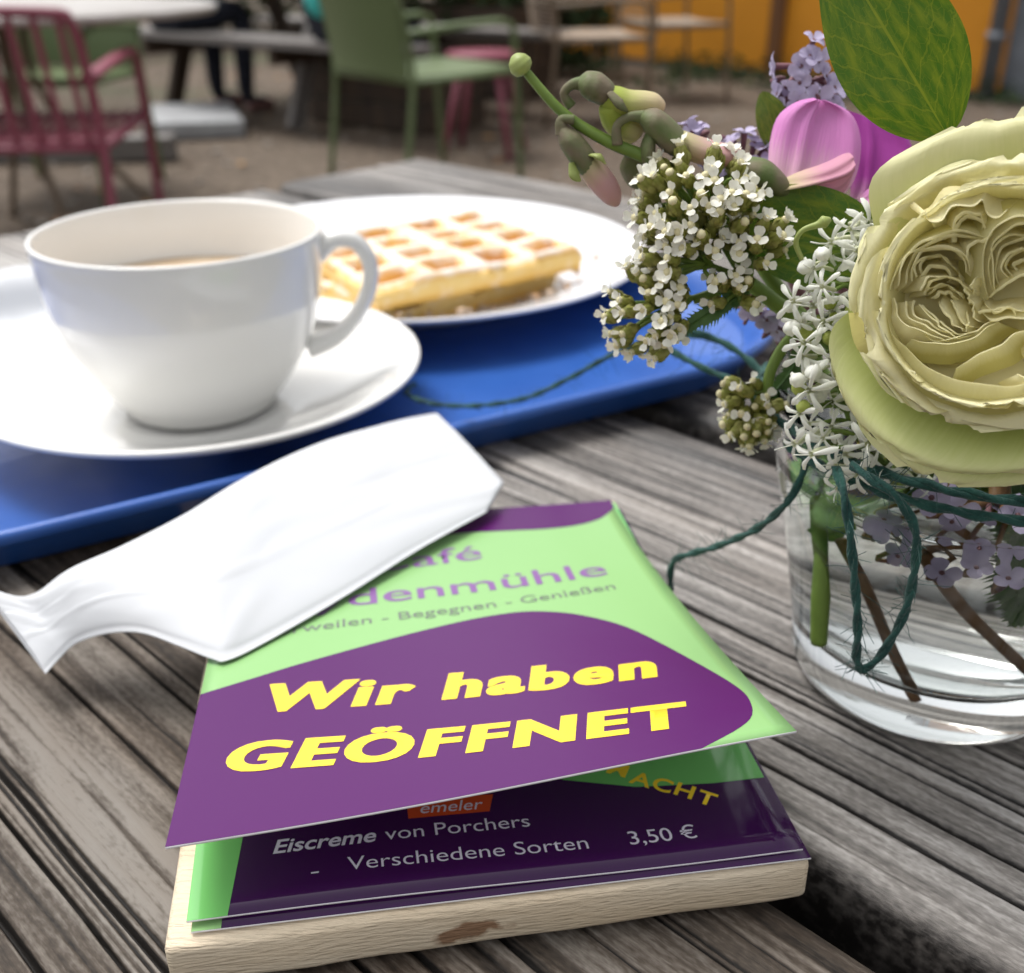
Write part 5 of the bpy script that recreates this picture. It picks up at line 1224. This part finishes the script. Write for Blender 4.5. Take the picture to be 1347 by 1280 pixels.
# second picnic table with benches, people on the near bench
PA = math.atan2(-.59, .805); pu = Vector((.805, -.59, 0)); pn = Vector((.59, .805, 0)); PCN = Vector((-1.02, 6.50, -.74))
pt = thing('picnic_table', 'dark wooden picnic table with attached benches in the background', 'table', PCN, PA)
def pbox(name, x0, x1, y0, y1, z0, z1, m, rot=None):
    V, Fs = box(x0, x1, y0, y1, z0, z1, .004)
    if rot: V = [rot @ Vector(v) for v in V]
    o = mk(name, V, Fs, m, None, False); o.parent = pt; return o
for k in range(5): pbox('plank', -1.15, 1.15, -.36 + k * .146, -.36 + k * .146 + .138, .70, .74, M['bench_wood'])
for y in (-.72, .44):
    for k in range(2): pbox('plank', -1.15, 1.15, y + k * .146, y + k * .146 + .138, .42, .458, M['bench_wood'])
for x in (-.80, .22):
    for sg in (-1, 1):
        rm = Matrix.Translation((x, sg * .40, .35)) @ Matrix.Rotation(sg * R(22), 4, 'X')
        pbox('leg', -.022, .022, -.05, .05, -.376, .376, M['bench_wood'] if x > 0 and sg < 0 else M['dark_wood'], rm)
    pbox('crossbeam', x + .024, x + .064, -.70, .70, .335, .418, M['dark_wood'])
def person(label, pos, face, top_mat, lean=.12, seed=0):
    """seated figure, one skinned body; pos = seat point on the bench, face = direction it looks"""
    f = Vector(face).normalized(); s = f.cross(Vector((0, 0, 1))).normalized(); Z = Vector((0, 0, 1)); p0 = Vector(pos)
    t = thing('person', label, 'person', (pos[0], pos[1], -.74), 0, 'people on the far bench')
    def J_(a, b, c): return p0 + s * a + f * b + Z * c
    def skin(name, verts, edges, rad, m, root=0):
        me = bpy.data.meshes.new(name); me.from_pydata([tuple(v) for v in verts], edges, []); me.materials.append(m)
        o = bpy.data.objects.new(name, me); C.objects.link(o)
        md = o.modifiers.new('skin', 'SKIN'); md.use_smooth_shade = True
        for i, r_ in enumerate(rad):
            sv = me.skin_vertices[0].data[i]; sv.radius = r_ if isinstance(r_, tuple) else (r_, r_)
        me.skin_vertices[0].data[root].use_root = True
        o.modifiers.new('sub', 'SUBSURF').levels = 1; o.modifiers['sub'].render_levels = 2
        put(o, t); return o
    V = [J_(0, 0, .10), J_(0, .02, .28), J_(0, .05, .46), J_(0, .06, .56), J_(0, .07, .64), J_(0, .10, .76), J_(0, .11, .84)]
    E_ = [(i, i + 1) for i in range(6)]; rad = [(.17, .12), (.15, .105), (.17, .115), (.10, .08), (.055, .055), (.085, .10), (.06, .07)]
    for sg in (-1, 1):
        b = len(V); V += [J_(sg * .19, .05, .52), J_(sg * .24, .14, .30), J_(sg * .18, .34, .30), J_(sg * .15, .42, .31)]
        E_ += [(3, b), (b, b + 1), (b + 1, b + 2), (b + 2, b + 3)]; rad += [.062, .046, .036, .03]
        b = len(V); V += [J_(sg * .10, .02, .08), J_(sg * .14, .42, .09), J_(sg * .13, .40, -.34), J_(sg * .13, .42, -.405), J_(sg * .14, .56, -.415)]
        E_ += [(0, b), (b, b + 1), (b + 1, b + 2), (b + 2, b + 3), (b + 3, b + 4)]; rad += [.095, .07, .05, .04, .034]
    body = skin('body', V, E_, rad, M['trouser'])
    up = [J_(0, .0, .07), J_(0, .02, .28), J_(0, .05, .46), J_(0, .06, .57)]; e2 = [(0, 1), (1, 2), (2, 3)]; r2_ = [(.185, .135), (.165, .12), (.185, .13), (.11, .09)]
    for sg in (-1, 1):
        b = len(up); up += [J_(sg * .19, .05, .52), J_(sg * .24, .14, .30), J_(sg * .185, .31, .30)]; e2 += [(3, b), (b, b + 1), (b + 1, b + 2)]; r2_ += [.074, .058, .048]
    skin('jacket', up, e2, r2_, top_mat)
    skin('head', [J_(0, .07, .62), J_(0, .10, .72), J_(0, .105, .82), J_(0, .10, .87)], [(0, 1), (1, 2), (2, 3)], [.052, (.078, .095), (.078, .095), .05], M['skin'])
    skin('hair', [J_(0, .055, .74), J_(0, .075, .84), J_(0, .10, .89)], [(0, 1), (1, 2)], [(.075, .06), (.088, .09), (.06, .07)], M['hair'])
    skin('nose', [J_(0, .185, .775), J_(0, .212, .755)], [(0, 1)], [.012, .014], M['skin'])
    for sg in (-1, 1):
        skin('hand', [J_(sg * .165, .36, .31), J_(sg * .15, .43, .31), J_(sg * .145, .48, .30)], [(0, 1), (1, 2)], [.03, .04, .022], M['skin'])
        skin('shoe', [J_(sg * .13, .39, -.415), J_(sg * .135, .48, -.425), J_(sg * .14, .60, -.428)], [(0, 1), (1, 2)], [.045, .045, .036], M['shoe'])
    return t
bench = lambda x: PCN + pu * x + pn * (-.64) + Vector((0, 0, .458))
person('person in dark trousers and black jacket sitting on the far bench', bench(-.62), pn, M['jacket'])
person('person in dark trousers and teal top sitting behind the green armchair', bench(.66), pn, M['teal'])

# slab, sleeper, orange building, hedge
sl_ = [Vector((-1.84, 5.52, 0)), Vector((-1.36, 5.66, 0)), Vector((-1.60, 6.42, 0)), Vector((-2.08, 6.28, 0))]
g = G(); top_ = [v + Vector((0, 0, -.655)) for v in sl_]; bot = [v + Vector((0, 0, -.735)) for v in sl_]
bm = bmesh.new(); q = [bm.verts.new(v) for v in bot + top_]
for f in ((3, 2, 1, 0), (4, 5, 6, 7), (0, 1, 5, 4), (1, 2, 6, 5), (2, 3, 7, 6), (3, 0, 4, 7)): bm.faces.new([q[i] for i in f])
bmesh.ops.bevel(bm, geom=list(bm.edges), offset=.012, segments=2, affect='EDGES'); bm.verts.index_update()
o = mk('stone_slab', [v.co.copy() for v in bm.verts], [[v.index for v in f.verts] for f in bm.faces], M['concrete'], None, False); bm.free()
tag(o, 'pale grey stone slab lying on the ground before the far bench', 'slab')
V, Fs = box(-1.0, 1.0, -.07, .07, -.738, -.63, .01); o = mk('timber_sleeper', V, Fs, M['bench_wood'], None, False); o.location = (-2.55, 5.0, 0); o.rotation_euler = (0, 0, R(4)); tag(o, 'weathered timber sleeper on the ground behind the pink armchair', 'sleeper')

WD = Vector((.68, -.73, 0)).normalized(); WN = Vector((-.73, -.68, 0)).normalized(); WO = Vector((1.61, 8.71, -.74))
wall = thing('orange_building', 'orange rendered building with brown posts and grey downpipe', 'building', WO, math.atan2(WD.y, WD.x))
def wbox(name, x0, x1, y0, y1, z0, z1, m, bev=.005):
    V, Fs = box(x0, x1, y0, y1, z0, z1, bev); o = mk(name, V, Fs, m, None, False); o.parent = wall; return o
wbox('wall', -2.9, 2.16, 0, .25, .04, 3.2, M['orange'])
wbox('plinth', -2.92, 2.18, -.012, .24, -.05, .037, M['wall_base'])
for x in (.47, -1.3): wbox('post', x - .055, x + .055, -.05, -.003, .0, 3.2, M['brown_wood'])
wbox('eaves', -3.1, 2.35, -.35, .5, 3.205, 3.33, M['brown_wood'])
g = G(); rod(g, [(2.12, -.10, -.02), (2.12, -.10, 3.2)], .05, 16); o = g.obj('downpipe', M['zinc']); o.parent = wall
for z in (.35, 2.2): g = G(); V, Fs = lathe([(.052, z), (.062, z), (.062, z + .05), (.052, z + .05)], 20, (2.12, -.10, 0)); g.add(V, Fs); o = g.obj('pipe_bracket', M['zinc']); o.parent = wall
wbox('corner_post', 2.17, 2.45, -.02, .24, -.03, 3.2, M['zinc'])

def bush(name, label, cat, c, rx, ry, rz_, n, seed, trunk=True, group=None):
    rd = random.Random(seed); t = thing(name, label, cat, (c[0], c[1], -.74), 0, group); V = []; Fs = []
    for k in range(n):
        d = Vector((rd.gauss(0, 1), rd.gauss(0, 1), rd.gauss(0, 1))).normalized(); r_ = rd.random() ** .4
        lump = 1 + .3 * noise.noise(Vector((d.x * 2.2, d.y * 2.2, d.z * 2.2 + seed)))
        p = Vector((c[0] + d.x * rx * r_ * lump, c[1] + d.y * ry * r_ * lump, c[2] + d.z * rz_ * r_ * lump))
        if p.z < -.72: continue
        s = rd.uniform(.03, .06); a = Vector((rd.gauss(0, 1), rd.gauss(0, 1), rd.gauss(0, 1))).normalized(); b_ = a.cross(Vector((rd.gauss(0, 1), rd.gauss(0, 1), rd.gauss(0, 1)))).normalized()
        i = len(V); V += [p - a * s, p + b_ * s * .5, p + a * s, p - b_ * s * .5]; Fs.append((i, i + 1, i + 2, i + 3))
    mk('crown', V, Fs, M['hedge'], t, False)
    g = G()
    for k in range(5):
        a = rd.uniform(0, 6.28); rod(g, [(c[0], c[1], -.745), (c[0] + .1 * math.cos(a), c[1] + .1 * math.sin(a), c[2] * .5 - .3), (c[0] + rx * .6 * math.cos(a), c[1] + ry * .6 * math.sin(a), c[2] + rz_ * .3)], [.05, .035, .012], 7, 10)
    g.obj('trunk', M['trunk'], t)
for i, (x, y, lab) in enumerate([(-5.6, 10.2, 'dark bush farthest left behind the far bench'), (-4.2, 10.8, 'dark bush second from the left behind the far bench'), (-2.9, 11.3, 'dark bush right of the middle behind the far bench'), (-1.7, 11.7, 'dark bush nearest the orange building behind the far bench')]):
    bush('bush', lab, 'bush', (x, y, .25), .95, .8, 1.15, 3800, i + 3, True, 'bushes behind the benches')
# dark planter box between the chairs
pl_ = thing('wooden_planter', 'dark brown wooden planter box behind the green armchair', 'planter', (-.28, 7.6, -.74), R(-40))
for k in range(4):
    z = .02 + k * .13
    for (x0, x1, y0, y1) in ((-.55, .55, -.25, -.222), (-.55, .55, .222, .25), (-.55, -.522, -.22, .22), (.522, .55, -.22, .22)):
        V, Fs = box(x0, x1, y0, y1, z, z + .122, .004); o = mk('board', V, Fs, M['dark_wood'], None, False); o.parent = pl_
V, Fs = box(-.52, .52, -.22, .22, .02, .47); o = mk('soil', V, Fs, M['wall_base'], None, False); o.parent = pl_
bush('shrub', 'dark green shrub growing in the wooden planter box', 'shrub', (-.28, 7.6, .15), .6, .45, .62, 2600, 31)
bush('shrub', 'low dark shrub between the woven armchairs and the orange wall', 'shrub', (.30, 8.55, -.25), .5, .4, .6, 2400, 33)
cr = thing('wooden_crate', 'dark brown slatted wooden crate under the far picnic table', 'crate', PCN + pu * .52 + pn * -.05, PA)
for k in range(3):
    z = .01 + k * .14
    for (x0, x1, y0, y1) in ((-.42, .42, -.25, -.228), (-.42, .42, .228, .25), (-.42, -.398, -.225, .225), (.398, .42, -.225, .225)):
        V, Fs = box(x0, x1, y0, y1, z, z + .125, .004); o = mk('slat', V, Fs, M['dark_wood'], None, False); o.parent = cr
V, Fs = box(-.397, .397, -.227, .227, .01, .38); o = mk('contents', V, Fs, M['wall_base'], None, False); o.parent = cr
rd = random.Random(14); V = []; Fs = []
for k in range(5200):                                   # low plants along the foot of the wall
    a = rd.uniform(-2.6, 2.4); b = abs(rd.gauss(0, .55)) + .02
    if noise.noise(Vector((a * 1.6, b * 1.6, 3))) < -.12 + b * .12: continue
    p = WO + WD * a + WN * b; p.z = -.735 + rd.random() ** 2 * .10 / (.6 + b); s_ = rd.uniform(.012, .035)
    u_ = Vector((rd.gauss(0, 1), rd.gauss(0, 1), rd.gauss(0, .6))).normalized(); v_ = u_.cross(Vector((rd.gauss(0, 1), rd.gauss(0, 1), rd.gauss(0, 1)))).normalized()
    i = len(V); V += [p - u_ * s_, p + v_ * s_ * .5, p + u_ * s_, p - v_ * s_ * .5]; Fs.append((i, i + 1, i + 2, i + 3))
o = mk('ground_cover', V, Fs, M['hedge'], None, False); o['kind'] = 'stuff'; tag(o, 'low dark green weeds along the foot of the orange wall', 'weeds')
# leaf litter and pebbles
rd = random.Random(4); g = G(); g2 = G()
for k in range(900):
    x, y = rd.uniform(-4, 4), rd.uniform(3.2, 9.5); s = rd.uniform(.006, .022)
    V, Fs = box(-s, s, -s * .7, s * .7, -s * .4, s * .45, s * .2); q = Matrix.Translation((x, y, -.738)) @ Matrix.Rotation(rd.random() * 6, 4, 'Z') @ Matrix.Rotation(rd.uniform(-.5, .5), 4, 'X')
    g.add([q @ Vector(v) for v in V], Fs)
for k in range(160):
    x, y = rd.uniform(-4, 4), rd.uniform(3.4, 9.0); s = rd.uniform(.02, .05); q = Matrix.Translation((x, y, -.725)) @ Matrix.Rotation(rd.random() * 6, 4, 'Z') @ Matrix.Rotation(rd.uniform(-.3, .3), 4, 'X')
    g2.add([q @ Vector(v) for v in ((-s, 0, 0), (-s * .2, -s * .45, .006), (s, 0, .004), (-s * .1, s * .45, .008))], [(0, 1, 2, 3)])
o = g.obj('pebbles', mat('pebble', (.26, .23, .20), .9, (.15, .13, .11), 4, 2), None, False); o['kind'] = 'stuff'; tag(o, 'small pebbles strewn over the brown earth', 'pebbles')
o = g2.obj('leaf_litter', M['dead_leaf'], None, False); o['kind'] = 'stuff'; tag(o, 'dry brown leaves strewn over the earth', 'leaf litter')
